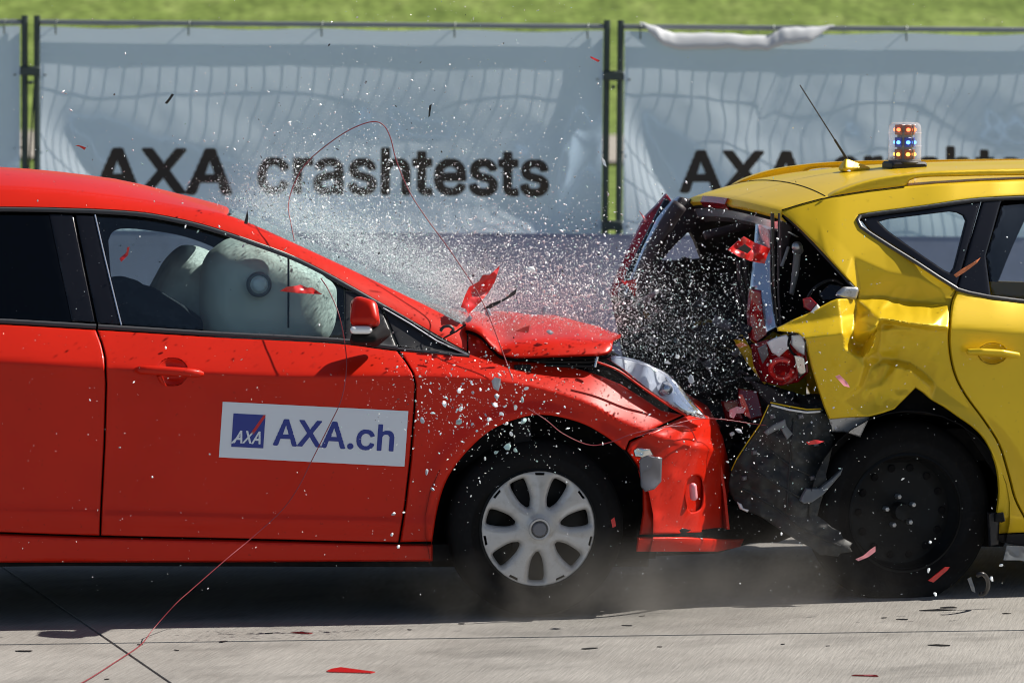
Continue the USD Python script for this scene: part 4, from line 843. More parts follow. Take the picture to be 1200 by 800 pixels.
# far side, inner skin, floor
yskin = Polygon([(915, 250), (975, 308), (1004, 345), (985, 352), (915, 388), (945, 400), (972, 490), (1048, 482), (1124, 490), (1170, 560), (1166, 624)] + run(DY, 1210, 1780, 10, 8) + [(1780, 380)] + run(BYL, 1780, 1122, 30, 5) + [(1076, 309), (1006, 262)])
YP('inner_body', shell(YF, yskin, lambda x, y: SY0(x, y) + 0.075, 9, roll=0, thick=0.015), 'inner_black')
farY = Polygon(run(KY, 918, 1790, 40) + run(TY, 1790, 1152, 30) + [(1121, 337), (1160, 347)] + run(BYL, 1200, 2160, 40, 2) + [(2165, 620), (1168, 632), (1172, 570), (1140, 500), (1090, 470), (1030, 480), (975, 495), (945, 430), (930, 385), (1000, 350), (975, 308), (930, 262)])
farY = farY.difference(Polygon(qo)).difference(Point(1890, 612).buffer(125))
YP('far_wing', patch(YF, [(745, 352, 1.62), (790, 350, 1.62), (850, 352, 1.60), (920, 380, 1.60), (945, 440, 1.60), (945, 612, 1.60), (820, 612, 1.62), (752, 540, 1.64), (736, 420, 1.62)], step=6), 'yellow_paint', 30, 'far rear wing')
YP('far_side', YF.flip_mesh(shell(YF, farY, lambda x, y: SY0(x, y) + 0.004, 12)), 'yellow_paint', 30)
YP('far_window_frame', YF.flip_mesh(shell(YF, Polygon([(1150, 236), (1176, 236), (1162, 345), (1125, 338)]), gv(0.01), 8)), 'inner_black', 40)
YP('far_door_frame', YF.flip_mesh(shell(YF, Polygon([(1320, 232), (1372, 232), (1372, 360), (1320, 358)]), gv(0.01), 8)), 'inner_black', 40)
yz = lambda px, py, v: YF.uvz(YF.pt(px, py, v))
ua, ub = yz(955, 500, 0.1)[0], yz(2120, 500, 0.1)[0]
YP('floor_pan', YF.place(box((ua, 0.2, 0.24), (ub, 1.64, 0.33)), 0, 0, 0), 'inner_black')
YP('boot_floor', YF.place(box((ua + 0.05, 0.15, 0.5), (ua + 0.75, 1.7, 0.62)), 0, 0, 0), 'inner_black')
for v0 in (0.35, 0.92, 1.45):
    q = ua + 0.72
    sb = YP('rear_seat', blob([(YF.loc(q + a, v0 + s * 0.2, z), 0.06) for s in (-1, 1) for a, z in ((0.12, 0.60), (0.05, 0.92))]), 'seat_cloth', True)
for v0 in (0.5, 1.3):
    q = ua + 1.75
    sb = YP('front_seat', blob([(YF.loc(q + a, v0 + s * 0.2, z), 0.06) for s in (-1, 1) for a, z in ((0.1, 0.6), (-0.08, 1.12))]), 'seat_cloth', True)
    YP('headrest', blob([(YF.loc(q - 0.1 + 0.02 * k, v0 + s * 0.1, z), 0.045) for s in (-1, 1) for k, z in ((0, 1.24), (1, 1.32))]), 'seat_cloth', True, None, sb)
# bonnet and windscreen, out of the picture
xh2 = np.linspace(1795, 2165, 12); YP('bonnet', thicken(grid(yacross(YF.pt(xh2, BYL(xh2) + 2, SY0(xh2, BYL(xh2) + 2)), np.full(12, 0.06), 21, np.linspace(0.0, 0.12, 12))), (0, 0, -0.012)), 'yellow_paint', True)
xw2 = np.linspace(1562, 1788, 10); YP('windscreen', thicken(grid(yacross(YF.pt(xw2, KY(xw2) + 1, SY0(xw2, KY(xw2) + 1)), np.full(10, 0.04), 17, np.linspace(0.06, 0.14, 10))), (0, 0, -0.005)), 'glass_dark', True)
YP('nose_panel', YF.place(box((ub + 0.02, 0.35, 0.25), (ub + 0.12, 1.5, 0.78), 0.04), 0, 0, 0), 'yellow_paint', True)
# wheels
yh = YF.uvz(YF.pt(1062, 601, 0.10))
wheel(yel, YF, yh[0], 0.10, yh[2], 0.345, 0.215, 'dark steel rear wheel with five bright nuts', False, 0.0, 0.1)
wheel(yel, YF, yh[0] + 2.69, 0.05, 0.345, 0.345, 0.215, None, False, 0.0, 0.5)
for x0, y0 in ((1066, 600), (1890, 612)):
    row = [[YF.pt(x0 + 118 * math.cos(a), y0 - 118 * math.sin(a), v) for v in (0.03, 0.16, 0.36)] for a in np.linspace(-0.3, math.pi + 0.2, 20)]
    YP('wheel_arch_liner', thicken(grid(np.array(row)), (0, 0, 0.004)), 'inner_black')
    YP('wheel_arch_liner', shell(YF, Point(x0, y0 - 20).buffer(125).intersection(shapely.box(x0 - 130, 300, x0 + 130, 640)), 0.33, 12), 'inner_black')
YP('mud_flap', patch(YF, [(1158, 600, 0.06), (1172, 600, 0.05), (1170, 638, 0.06), (1160, 640, 0.06)], step=4), 'black_trim')
YP('jack_bracket', patch(YF, [(1166, 602, 0.02), (1176, 600, 0.0), (1178, 610, 0.0), (1174, 612, 0.02), (1166, 611, 0.02)], step=2), 'dark_steel')
# ---- the torn rear end
YP('far_tail_lamp', patch(YF, [(781, 227, 1.46), (787.5, 236, 1.42), (770, 257, 1.42), (753, 289, 1.42), (738, 320, 1.42), (724, 347, 1.42), (714, 345, 1.46), (722, 324, 1.48), (740, 285, 1.48), (757, 253, 1.48), (772, 238, 1.48)], step=3, thick=0.02), 'lamp_red', 40, 'dark red edge of the far tail lamp')
YP('far_tail_lamp_splinter', patch(YF, [(749, 247, 1.46), (757, 256, 1.46), (762, 258, 1.46), (757, 262, 1.46)], step=2, thick=0.004), 'shard_pink')
YP('far_lamp_backing', patch(YF, [(780, 232, 1.40), (789, 238, 1.38), (772, 260, 1.38), (755, 292, 1.38), (741, 324, 1.38), (731, 348, 1.38), (724, 346, 1.40), (736, 318, 1.40), (752, 286, 1.40), (768, 254, 1.40)], step=3, thick=0.015), 'gloss_black')
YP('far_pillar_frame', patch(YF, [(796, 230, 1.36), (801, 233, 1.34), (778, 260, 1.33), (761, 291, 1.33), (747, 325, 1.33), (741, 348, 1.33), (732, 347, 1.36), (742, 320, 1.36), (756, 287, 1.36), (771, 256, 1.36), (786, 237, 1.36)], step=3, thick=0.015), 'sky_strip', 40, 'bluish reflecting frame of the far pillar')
hole = Polygon([(775.5, 305), (790, 288), (805, 273), (809, 272), (815, 283), (822.5, 303), (812, 304), (803, 301), (798, 305)])
cav = Polygon([(799, 231), (860, 244), (908, 264), (911, 300), (911, 384), (890, 402), (800, 392), (734, 352), (744, 325), (759, 290), (776, 259)])
YP('far_pillar_trim', shell(YF, cav.difference(hole), lambda x, y: 1.25 + 0.0012 * (x - 740) + 0.03 * np.sin(x * 0.05 + y * 0.03), 4, thick=0.03), 'trim_purple', 40)
YP('pillar_ridge', tube([YF.pt(x, y, 1.12) for x, y in spl([(797, 240), (782, 262), (768, 290), (758, 320), (752, 350)], 5)], 0.03, 10), 'trim_purple', True)
YP('roof_trim', tube([YF.pt(x, y, 0.85) for x, y in spl([(905, 262), (880, 263), (850, 270), (826, 276)], 4)], 0.018, 8), 'trim_purple', True, 'loose dark roof trim')
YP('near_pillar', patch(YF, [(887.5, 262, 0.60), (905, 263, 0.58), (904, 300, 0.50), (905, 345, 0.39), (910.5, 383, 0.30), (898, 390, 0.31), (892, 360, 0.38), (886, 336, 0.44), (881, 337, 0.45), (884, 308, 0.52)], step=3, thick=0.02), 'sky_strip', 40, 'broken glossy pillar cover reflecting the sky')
YP('near_pillar_edge', strip(YF, [(905, 250), (907, 300), (908, 345), (912, 386)], 5.0, lambda x, y: 0.33 + 0 * x, 3, thick=0.03), 'gloss_black')
YP('near_pillar_edge', strip(YF, [(913, 250), (912, 300), (912, 345), (915, 386)], 3.0, lambda x, y: 0.32 + 0 * x, 3, thick=0.03), 'trim_purple')
YP('tail_lamp_upper', patch(YF, [(881, 338, 0.36), (892, 340, 0.34), (894, 365, 0.32), (899, 392, 0.32), (886, 402, 0.34), (880, 397, 0.36), (878, 368, 0.38)], step=3, thick=0.03), 'lamp_red', 40, 'dark red upper remnant of the tail lamp')
for a in ([(866, 306), (868, 330), (872, 345), (876, 372)], [(873, 300), (875, 325), (880, 342)], [(862, 330), (866, 350), (868, 372), (862, 392)]):
    YP('loose_trim', tube([YF.pt(x, y, 0.6) for x, y in spl(a, 4)], 0.011, 8), 'trim_purple', True)
# side window cavity
YP('cavity_back', shell(YF, [(908, 244), (940, 262), (1010, 335), (1010, 352), (960, 372), (915, 392), (906, 388)], 0.50, 5, thick=0.02), 'inner_black')
YP('window_edge', strip(YF, [(916, 250), (938, 269), (974, 308), (1001, 338)], 4.0, lambda x, y: SY0(x, y) + 0.02, 3), 'black_trim')
YP('belt_strap', patch(YF, [(931, 294, 0.36), (939, 294, 0.36), (936, 322, 0.38), (930, 346, 0.40), (926, 344, 0.40), (929, 318, 0.38)], step=2, thick=0.008), 'grey_plastic', 40)
YP('belt_anchor', YF.place(blob([((0, 0, 0), 0.020), ((0.012, 0.01, -0.015), 0.016)], 0.008, 4), *yz(934, 289, 0.34)), 'bare_steel', True)
YP('cavity_panel', patch(YF, [(914, 258, 0.34), (929, 264, 0.36), (924, 290, 0.40), (918, 310, 0.40), (915, 312, 0.38)], step=3), 'trim_purple')
YP('cavity_rod', tube([YF.pt(x, y, 0.38) for x, y in ((924, 289), (920, 301), (916, 312))], 0.006, 6), 'grey_plastic')
YP('grab_loop', tube([YF.pt(x, y, 0.26) for x, y in spl([(945, 352), (952, 340), (964, 331), (975, 328), (984, 331), (990, 338)], 5)], 0.006, 6), 'black_trim')
YP('latch', blob([(YF.pt(x, y, 0.15), 0.014) for x, y in ((984, 345), (1000, 347), (1002, 340), (990, 340))], 0.006, 3), 'bare_steel', True)
YP('window_remnant', patch(YF, [(941, 350, 0.16), (950, 348, 0.15), (958, 356, 0.14), (950, 365, 0.14), (942, 360, 0.16)], step=2, thick=0.004), 'lamp_red')
YP('window_remnant', patch(YF, [(950, 366, 0.12), (958, 356, 0.12), (961, 360, 0.12), (960, 372, 0.12)], step=2, thick=0.004), 'lens_white')
YP('window_remnant', patch(YF, [(960, 346, 0.18), (972, 332, 0.19), (990, 334, 0.17), (1002, 344, 0.14), (984, 350, 0.14), (966, 352, 0.16)], step=3, thick=0.004), 'gloss_black')
# broken tail lamp cluster
lampp = YP('tail_lamp', patch(YF, [(886, 405, 0.30), (902, 400, 0.22), (925, 394, 0.16), (940, 392, 0.14), (945, 410, 0.12), (948, 436, 0.14), (935, 448, 0.18), (915, 452, 0.22), (898, 448, 0.28), (889, 428, 0.30)], step=3, thick=0.06), 'lamp_red', 24, 'smashed tail lamp')
YP('lamp_lens', patch(YF, [(899, 401, 0.17), (908, 396, 0.15), (922, 392, 0.11), (927, 400, 0.10), (924, 408, 0.10), (913, 418, 0.14), (905, 413, 0.16)], step=2, thick=0.006), 'lens_white', 24, 'white broken lens', lampp)
YP('lamp_lens', patch(YF, [(928, 393, 0.10), (940, 391, 0.09), (944, 402, 0.08), (943, 416, 0.08), (935, 412, 0.11), (928, 404, 0.10)], step=2, thick=0.006), 'lens_white', 24, 'white broken lens', lampp)
YP('lamp_lens', patch(YF, [(888, 408, 0.24), (898, 403, 0.20), (901, 415, 0.20), (894, 426, 0.24)], step=2, thick=0.006), 'grey_plastic', 24, None, lampp)
YP('lamp_lens', patch(YF, [(930, 416, 0.08), (943, 419, 0.07), (945, 436, 0.09), (936, 444, 0.12)], step=2, thick=0.006), 'chrome', 24, None, lampp)
YP('lamp_ring', tube([YF.pt(916 + 13 * math.cos(a), 432 + 11 * math.sin(a), 0.13 + 0.03 * math.sin(a)) for a in np.linspace(0, 5.4, 18)], 0.010, 8), 'shard_red', True, None, lampp)
YP('lamp_wire', tube([YF.pt(x, y, 0.09) for x, y in spl([(926, 393), (924, 404), (928, 413), (934, 418), (938, 428)], 4)], 0.005, 6), 'inner_black', True, None, lampp)
# crushed tailgate and what hangs below
rs = np.random.default_rng(4)
def crumple(seed, amp, sc): return lambda x, y: amp * (meshkit.fbm(np.stack([np.asarray(x) / sc, np.asarray(y) / sc, np.full(np.shape(x), seed * 1.7)], -1), 3) - 0.5)
tg = crumple(2, 0.5, 26)
tail = YP('tailgate', shell(YF, [(716, 346), (760, 352), (800, 376), (860, 380), (884, 400), (900, 450), (965, 470), (975, 490), (980, 620), (900, 622), (820, 600), (780, 520), (735, 440)], lambda x, y: 0.95 - 0.0022 * (x - 720) + tg(x, y) * 0.6 + 0.001 * (y - 350) * 0, 4, thick=0.01), 'bumper_plastic', 20, 'crushed tailgate, folded and dark')
for pts, mt in (([(796, 380, .80), (830, 374, .74), (862, 380, .66), (880, 398, .60), (868, 416, .60), (850, 408, .66), (826, 410, .72), (806, 404, .80)], 'olive_skin'), ([(858, 395, .50), (870, 392, .45), (884, 415, .38), (902, 446, .33), (896, 450, .34), (876, 426, .42)], 'yellow_paint'), ([(722, 352, .98), (745, 350, .92), (762, 370, .88), (752, 400, .92), (736, 392, 1.0), (727, 386, 1.0)], 'olive_skin')):
    tq = crumple(len(pts), 0.10, 14); vs = LinearNDInterpolator(np.array(pts)[:, :2], np.array(pts)[:, 2]); vn = NearestNDInterpolator(np.array(pts)[:, :2], np.array(pts)[:, 2])
    YP('tailgate_skin', shell(YF, [(x, y) for x, y, v in pts], lambda x, y: np.where(np.isnan(vs(x, y)), vn(x, y), vs(x, y)) + tq(x, y), 2.4, thick=0.004), mt, 15, 'torn yellow skin', tail)
rs = np.random.default_rng(9)
for k in range(16):
    cx, cy = rs.uniform(745, 895), rs.uniform(350, 475); a = rs.uniform(-0.9, 0.9); L, Wd = rs.uniform(16, 46), rs.uniform(3, 11); tq = crumple(k + 30, 0.16, 16)
    q = affinity.translate(affinity.rotate(Polygon([(-L / 2, -Wd / 2), (-L / 6, -Wd / 2 * rs.uniform(0.5, 1.3)), (L / 2, -Wd / 3), (L / 2 * rs.uniform(0.8, 1.1), Wd / 3), (0, Wd / 2), (-L / 2 * rs.uniform(0.8, 1), Wd / 2)]), a, use_radians=True), cx, cy)
    d0 = 0.72 - 0.0022 * (cx - 745) + rs.uniform(-0.05, 0.1)
    YP('bent_panel', shell(YF, q, lambda x, y: d0 + tq(x, y), 2.6, thick=0.004), rs.choice(['bent_grey', 'trim_purple', 'bumper_plastic', 'seat_cloth', 'bent_grey']), 15, None, tail)
for k in range(9):
    x, y = rs.uniform(760, 890), rs.uniform(260, 420); w = [(x + rs.normal(0, 6) + i * rs.uniform(-7, 7), y + i * rs.uniform(6, 16)) for i in range(4)]
    YP('torn_wiring', tube([YF.pt(a, b, 0.62 + 0.05 * math.sin(a)) for a, b in spl(w, 5)], rs.uniform(0.0025, 0.006), 6), rs.choice(['bent_grey', 'base_black', 'trim_purple']), True)
for pts, mt in (([(866, 455, .36), (888, 458, .34), (895, 488, .32), (880, 492, .32), (866, 480, .34)], 'lamp_red'), ([(846, 470, .42), (866, 468, .40), (872, 492, .38), (852, 494, .42)], 'lamp_red'), ([(878, 445, .34), (902, 452, .30), (930, 470, .26), (948, 478, .24), (900, 474, .30)], 'trim_purple')):
    YP('tailgate_piece', patch(YF, pts, step=3), mt, 20, None, tail)
bpf = lambda x, y: 0.06 + 0.0009 * np.abs(x - 930) + 0.05 * np.clip((900 - x) / 50, 0, 1) ** 2 + 0.05 * np.clip((y - 560) / 90, 0, 1) + crumple(5, 0.05, 40)(x, y) + crumple(6, 0.03, 11)(x, y) + 0.02 * np.abs(((x - y) * 0.016) % 1 - 0.5) - 0.19 * np.clip((x - 880) / 110, 0, 1) * np.clip((y - 540) / 100, 0, 1)
bo = spl([(902, 474), (925, 479), (945, 482), (962, 482)], 4) + [(972, 486), (976, 494), (974, 507), (978, 511), (972, 540), (968, 556), (970, 566), (962, 588), (958, 604), (968, 611), (974, 617), (984, 622), (988, 630), (999, 636), (996, 641), (999, 646), (985, 648), (982, 652), (968, 650), (961, 650), (950, 641), (940, 636)] + spl([(928, 629), (915, 621), (893, 606), (877, 599), (862, 588), (854, 571), (857, 552), (864, 538), (876, 520), (890, 500), (898, 484), (902, 475)], 4)
tb = YP('rear_bumper', shell(YF, bo, bpf, 3.0, thick=0.005, roll=1.2, roll_v=0.005), 'bumper_plastic', 28, 'torn loose black rear bumper hanging down')
YP('bumper_edge', strip(YF, [(904, 474.5), (925, 480), (945, 483), (961, 482)], 2.6, lambda x, y: bpf(x, y) - 0.004, 2, thick=0.004), 'lens_white', 30, 'broken pale upper edge', tb)
YP('bumper_edge', strip(YF, [(903, 471.5), (920, 475), (945, 479.5), (962, 479)], 1.8, lambda x, y: bpf(x, y) + 0.004, 2, thick=0.004), 'yellow_paint', 30, None, tb)
YP('bumper_edge', strip(YF, [(901, 474), (890, 498), (876, 518), (863, 538), (857, 551)], 1.5, lambda x, y: bpf(x, y) + 0.002, 2, thick=0.004), 'yellow_paint', 30, None, tb)
YP('bumper_label', patch(YF, [(895, 506, .05), (905, 498, .04), (920, 491, .03), (922, 500, .03), (910, 504, .04), (899, 510, .05)], step=2, thick=0.002), 'grey_plastic', 30, 'grey bent tape strip', tb)
YP('bumper_label', patch(YF, [(915, 502, .03), (921, 498, .03), (929, 508, .03), (922, 515, .03)], step=2, thick=0.002), 'grey_plastic', 30, 'grey bent tape strip', tb)
for ln in ([(893, 520), (925, 545), (955, 560)], [(880, 548), (912, 568), (950, 590)], [(870, 572), (905, 592), (945, 622), (985, 640)], [(930, 490), (926, 540), (922, 600)]):
    a = np.array(LineString(ln).segmentize(5).coords); YP('bumper_rib', tube(YF.pt(a[:, 0], a[:, 1], bpf(a[:, 0], a[:, 1]) - 0.001), 0.0042, 6), 'bumper_plastic', 40, None, tb)
for x, y in ((905, 488), (938, 488), (956, 520), (884, 530), (872, 560), (952, 560)):
    YP('bumper_clip', patch(YF, [(x - 3, y - 2, float(bpf(x, y)) - .01), (x + 3, y - 3, float(bpf(x, y)) - .02), (x + 4, y + 2, float(bpf(x, y)) - .012), (x - 2, y + 3, float(bpf(x, y)) - .01)], step=2, thick=0.012), 'bent_grey', 20, None, tb)
YP('bumper_chip', patch(YF, [(864, 588, .10), (869, 590, .10), (871, 595, .09), (878, 597, .09), (876, 600, .09), (867, 596, .10)], step=2, thick=0.004), 'lens_white', 30, None, tb)
YP('bumper_bracket', patch(YF, [(937, 586, .03), (945, 572, .03), (960, 572, .04), (975, 560, .05), (988, 548, .06), (985, 556, .05), (966, 578, .03), (952, 588, .02), (942, 590, .02)], step=3), 'grey_plastic', 24, 'bent grey bumper bracket')
YP('bumper_bracket', patch(YF, [(970, 490, .10), (990, 488, .08), (1020, 487, .06), (1008, 512, .08), (990, 506, .09), (975, 506, .10)], step=3), 'bare_steel', 24, 'exposed steel under the wing')
YP('rear_undertray', patch(YF, [(948, 500, .25), (985, 505, .22), (1010, 500, .2), (1000, 560, .25), (985, 620, .3), (950, 610, .3)], step=5), 'inner_black')

# warning beacon standing on the yellow roof
qB = yz(1060, 190, 0.78); zB = roof_at(qB[0], 0.78)
bc = thing('warning_beacon', 'clear warning beacon with amber and blue lamps on the yellow car roof', 'beacon', YF.loc(qB[0], 0.78, zB))
def up(profile, n=40):
    m = lathe(profile, n); V = m.vertices; return trimesh.Trimesh(np.stack([V[:, 0], V[:, 2], V[:, 1]], 1), m.faces[:, ::-1], process=False)
def BP(name, m, mat, smooth=40, par=bc): return part(name, YF.place(m, qB[0], 0.78, zB), mat, par, smooth)
zt_ = float(YF.uvz(YF.pt(1060, 143, 0.78))[2]) - zB; zb_ = float(YF.uvz(YF.pt(1060, 188, 0.78))[2]) - zB
BP('base', box((-0.072, -0.06, -0.01), (0.072, 0.06, zb_ - 0.004), 0.008), 'base_black')
BP('collar', up([(0, zb_ - 0.014), (0.064, zb_ - 0.014), (0.066, zb_ - 0.006), (0.062, zb_), (0, zb_)]), 'bumper_plastic')
hD = zt_ - zb_
dm = BP('dome', up([(0.064, zb_), (0.063, zb_ + hD * 0.80), (0.060, zb_ + hD * 0.92), (0.050, zb_ + hD * 0.985), (0, zt_)]), 'dome_plastic', True)
for k in (0.36, 0.70): BP('dome_ridge', up([(0.0635, zb_ + hD * k), (0.066, zb_ + hD * k + 0.002), (0.0635, zb_ + hD * k + 0.005)]), 'dome_plastic', True, dm)
BP('lamp_core', up([(0, zb_), (0.030, zb_), (0.030, zb_ + hD * 0.90), (0, zb_ + hD * 0.90)], 24), 'lens_grey', 40)
for ai, a in enumerate(np.linspace(0, 2 * math.pi, 6, endpoint=False) + math.radians(-74 - 16 + 0)):
    for k, cm in ((0.16, 'led_amber'), (0.47, 'led_blue'), (0.80, 'led_red')):
        c = np.array([0.034 * math.cos(a), 0.031 * math.sin(a), zb_ + hD * k])
        hs = box((-0.0145, -0.004, -0.0195), (0.0145, 0.002, 0.0195), 0.002); hs.apply_transform(trimesh.transformations.rotation_matrix(a + math.pi / 2, [0, 0, 1])); hs.apply_translation(c)
        h_ = BP('lamp_housing', hs, 'house_blue' if cm == 'led_blue' else 'house_amber', 40)
        s_ = trimesh.creation.icosphere(1, 0.0085); s_.apply_scale([1.1, 1.1, 0.9]); s_.apply_translation(c * np.array([1.08, 1.08, 1])); BP('lamp', s_, cm, True, h_)

# ================================================================== WIRES AND FLYING PIECES
def wire(name, pts, label, r=0.0019, group=None):
    P3 = [RF.pt(x, y, v) if v is not None else ground_pt(x, y, 0.006) for x, y, v in pts]
    P3 = np.array(spl(P3, 6)); single(name, tube(P3, r, 6), 'wire_red', label, 'wire', group, smooth=True)
wire('red_wire', [(60, 812, None), (95, 800, None), (140, 772, None), (165, 755, None), (180, 736, -0.36), (205, 708, -0.30), (225, 690, -0.25), (265, 655, -0.16), (295, 630, -0.08), (330, 598, -0.05), (350, 570, -0.04), (365, 540, -0.03), (385, 500, -0.03), (400, 468, -0.04), (406, 432, -0.03), (404, 402, 0.0), (397, 368, 0.02), (385, 340, 0.08), (376, 326, 0.12)], 'long thin red wire hanging down the red door onto the concrete')
wire('red_wire', [(345, 282, 0.25), (341, 262, 0.3), (338, 240, 0.35), (345, 215, 0.4), (362, 188, 0.4), (400, 158, 0.4), (430, 144, 0.4), (447, 145, 0.4), (457, 160, 0.4), (465, 190, 0.38), (480, 225, 0.35), (500, 256, 0.3), (525, 290, 0.25), (548, 324, 0.2), (558, 340, 0.14), (572, 368, 0.08), (590, 415, 0.02), (601, 445, -0.03)], 'thin red wire arching high in the air in front of the banner')
wire('red_wire', [(618, 478, -0.05), (640, 492, -0.06), (660, 508, -0.06), (690, 521, -0.06), (715, 518, -0.05), (745, 507, -0.04), (790, 499, 0.02), (808, 502, 0.08), (816, 516, 0.14)], 'thin red wire curving across the front wheel arch', 0.0016)
wire('red_wire', [(745, 512, -0.02), (780, 500, 0.02), (815, 491, 0.10), (845, 491, 0.2), (880, 496, 0.25), (897, 498, 0.28)], 'thin pink wire stretched from the red bumper to the torn black bumper', 0.0016)
def shard(name, pts, mat, label, depth, cat_, bend=0.03, fr=RF, thick=0.003, group=None, seed=1):
    cr = crumple(seed, bend * 2, 18)
    m = shell(fr, pts, lambda x, y: depth + cr(x, y) + bend * 0.03 * (np.asarray(x) - pts[0][0]), 2.2, roll=0, thick=thick)
    single(name, m, mat, label, cat_, group, smooth=25)
shard('plastic_shard', [(540, 360), (545, 346), (550, 336), (561, 330), (566, 322), (574, 322), (586, 311), (580, 330), (573, 342), (563, 354), (556, 361), (549, 368), (546, 362)], 'shard_red', 'large jagged red plastic shard flying above the red bonnet', 0.2, 'shard', 0.06, seed=3)
shard('plastic_shard', [(328, 341), (336, 336), (346, 335), (352, 333.5), (360, 337), (366, 337), (372, 341), (378, 345), (350, 343.5)], 'shard_red', 'flat red plastic shard in front of the red car side window', -0.1, 'shard', 0.04, seed=5)
shard('plastic_shard', [(853, 293), (864, 283), (872, 277), (884, 284), (903, 291), (899, 300), (896, 309), (880, 306), (866, 301)], 'shard_red', 'red lens piece tumbling before the blue pillar of the yellow car', 0.2, 'shard', 0.06, YF, seed=8)
shard('lens_core', [(864, 292), (873, 286), (881, 292), (876, 297)], 'shard_dark', 'dark inner bit of the red lens piece before the blue pillar', 0.155, 'shard', 0.02, YF)
shard('plastic_shard', [(727, 328), (736, 329), (746, 327), (746, 337), (744, 348), (738, 339)], 'shard_red', 'small triangular red shard at the far edge of the yellow tailgate', 1.0, 'shard', 0.03, YF, seed=2)
shard('plastic_shard', [(604, 388), (612, 384), (621, 381), (619, 390), (610, 389)], 'shard_red', 'small red shard lying just above the red bonnet', 0.05, 'shard', 0.03, seed=6)
shard('plastic_shard', [(855, 480), (864, 476), (874, 479), (871, 484), (863, 484), (860, 490), (855, 488)], 'shard_pink', 'pale pink shard between the red nose and the torn bumper', 0.1, 'shard', 0.03, YF, seed=4)
shard('plastic_shard', [(866, 462), (870, 462), (876, 476), (880, 489), (873, 487), (869, 476)], 'shard_red', 'narrow dark pink shard beside the pale pink shard', 0.1, 'shard', 0.03, YF, seed=9)
shard('plastic_shard', [(979, 441), (984, 439), (993, 448), (996, 454), (989, 452)], 'shard_pink', 'pink shard in front of the crumpled yellow wing', -0.1, 'shard', 0.02, YF, seed=7)
shard('plastic_shard', [(945, 518), (956, 515), (966, 517), (958, 520), (948, 521)], 'shard_red', 'red sliver in front of the torn black bumper', -0.1, 'shard', 0.02, YF, seed=12)
shard('plastic_shard', [(902, 551), (905, 540), (897, 545)], 'chunk_grey', 'grey chip in front of the torn black bumper', -0.1, 'shard', 0.02, YF) if False else None
shard('plastic_shard', [(1118, 322), (1128, 315), (1140, 308), (1149, 302), (1145, 308), (1132, 318), (1121, 325)], 'shard_orange', 'orange sliver in front of the black window pillar', -0.05, 'shard', 0.02, YF, seed=13)
shard('plastic_shard', [(1088, 680), (1092, 677), (1108, 664), (1113, 664), (1110, 668), (1094, 682)], 'shard_red', 'straight bright red stick flying below the yellow wheel', -0.35, 'shard', 0.01, YF, thick=0.006, seed=14)
shard('plastic_shard', [(1003, 655), (1012, 651), (1020, 644), (1026, 640), (1026, 646), (1018, 652), (1006, 657)], 'shard_pink', 'red and white curved strip flying left of the yellow wheel', -0.3, 'shard', 0.01, YF, thick=0.005, seed=15)
shard('plastic_shard', [(716, 609), (720, 606), (722, 616), (718, 618)], 'shard_red', 'small red chip beside the silver hubcap', -0.15, 'shard', 0.01, seed=16)
shard('plastic_shard', [(140, 303), (148, 296), (149, 290), (152, 289), (150, 299), (142, 307)], 'shard_red', 'tiny red chip in the rear corner of the red car front window', -0.1, 'shard', 0.01, seed=17)
shard('plastic_shard', [(805, 400), (815, 402), (822, 404), (812, 407), (802, 405)], 'shard_orange', 'orange chip among the spray beside the torn yellow skin', 0.4, 'shard', 0.01, YF, seed=18) if False else shard('plastic_shard', [(862, 404), (870, 401), (877, 405), (866, 407)], 'shard_orange', 'orange chip beside the torn yellow skin', 0.2, 'shard', 0.01, YF, seed=18)
shard('dark_scrap', [(193, 121), (198, 115), (201, 110), (204, 111), (200, 117), (196, 122)], 'shard_dark', 'small black scrap flying high before the left of the wide banner', 0.3, 'scrap', 0.02, seed=20)
shard('dark_scrap', [(286, 262), (288, 254), (290, 246), (291, 255), (290, 263)], 'shard_dark', 'thin black scrap standing up at the red windscreen edge', 0.2, 'scrap', 0.01, seed=21)
shard('dark_scrap', [(565, 362), (575, 356), (590, 350), (603, 340), (606, 337), (604, 345), (588, 354), (572, 363)], 'shard_dark', 'long black sliver beside the large red shard', 0.25, 'scrap', 0.03, seed=22)
shard('dark_scrap', [(101, 173), (99, 176), (93, 172), (88, 171), (92, 170)], 'shard_red', 'thin red sliver before the left end of the wide banner', 0.3, 'scrap', 0.01, seed=23)
shard('dark_scrap', [(503, 124), (506, 122), (504, 136), (502, 138)], 'shard_dark', 'thin brown sliver before the middle of the wide banner', 0.3, 'scrap', 0.01, seed=24)
shard('dark_scrap', [(692, 66), (703, 71), (701, 73), (692, 68)], 'shard_red', 'thin dark red sliver near the right post of the wide banner', 0.3, 'scrap', 0.01, seed=25)
shard('dark_scrap', [(705, 184), (709, 188), (711, 196), (707, 193)], 'chunk_white', 'pale sliver before the fence post right of the lettering', 0.3, 'scrap', 0.01, seed=26)
shard('glass_plate', [(1180, 639), (1202, 640), (1212, 641), (1212, 660), (1195, 656), (1176, 656)], 'grey_plastic', 'grey rectangular plate flying under the yellow sill at the right edge', -0.25, 'plate', 0.01, YF, seed=27)
shard('glass_plate', [(1134, 678), (1138, 676), (1142, 688), (1143, 694), (1139, 692)], 'grey_plastic', 'thin grey strip of a black ring piece under the yellow sill', -0.3, 'strip', 0.01, YF, seed=28)
single('hose_ring', tube([YF.pt(1150 + 8 * math.cos(a), 684 + 12 * math.sin(a), -0.3 + 0.05 * math.sin(a)) for a in np.linspace(-2.2, 1.8, 16)], 0.008, 8), 'shard_dark', 'curved black hose piece under the yellow sill', 'hose', smooth=True)
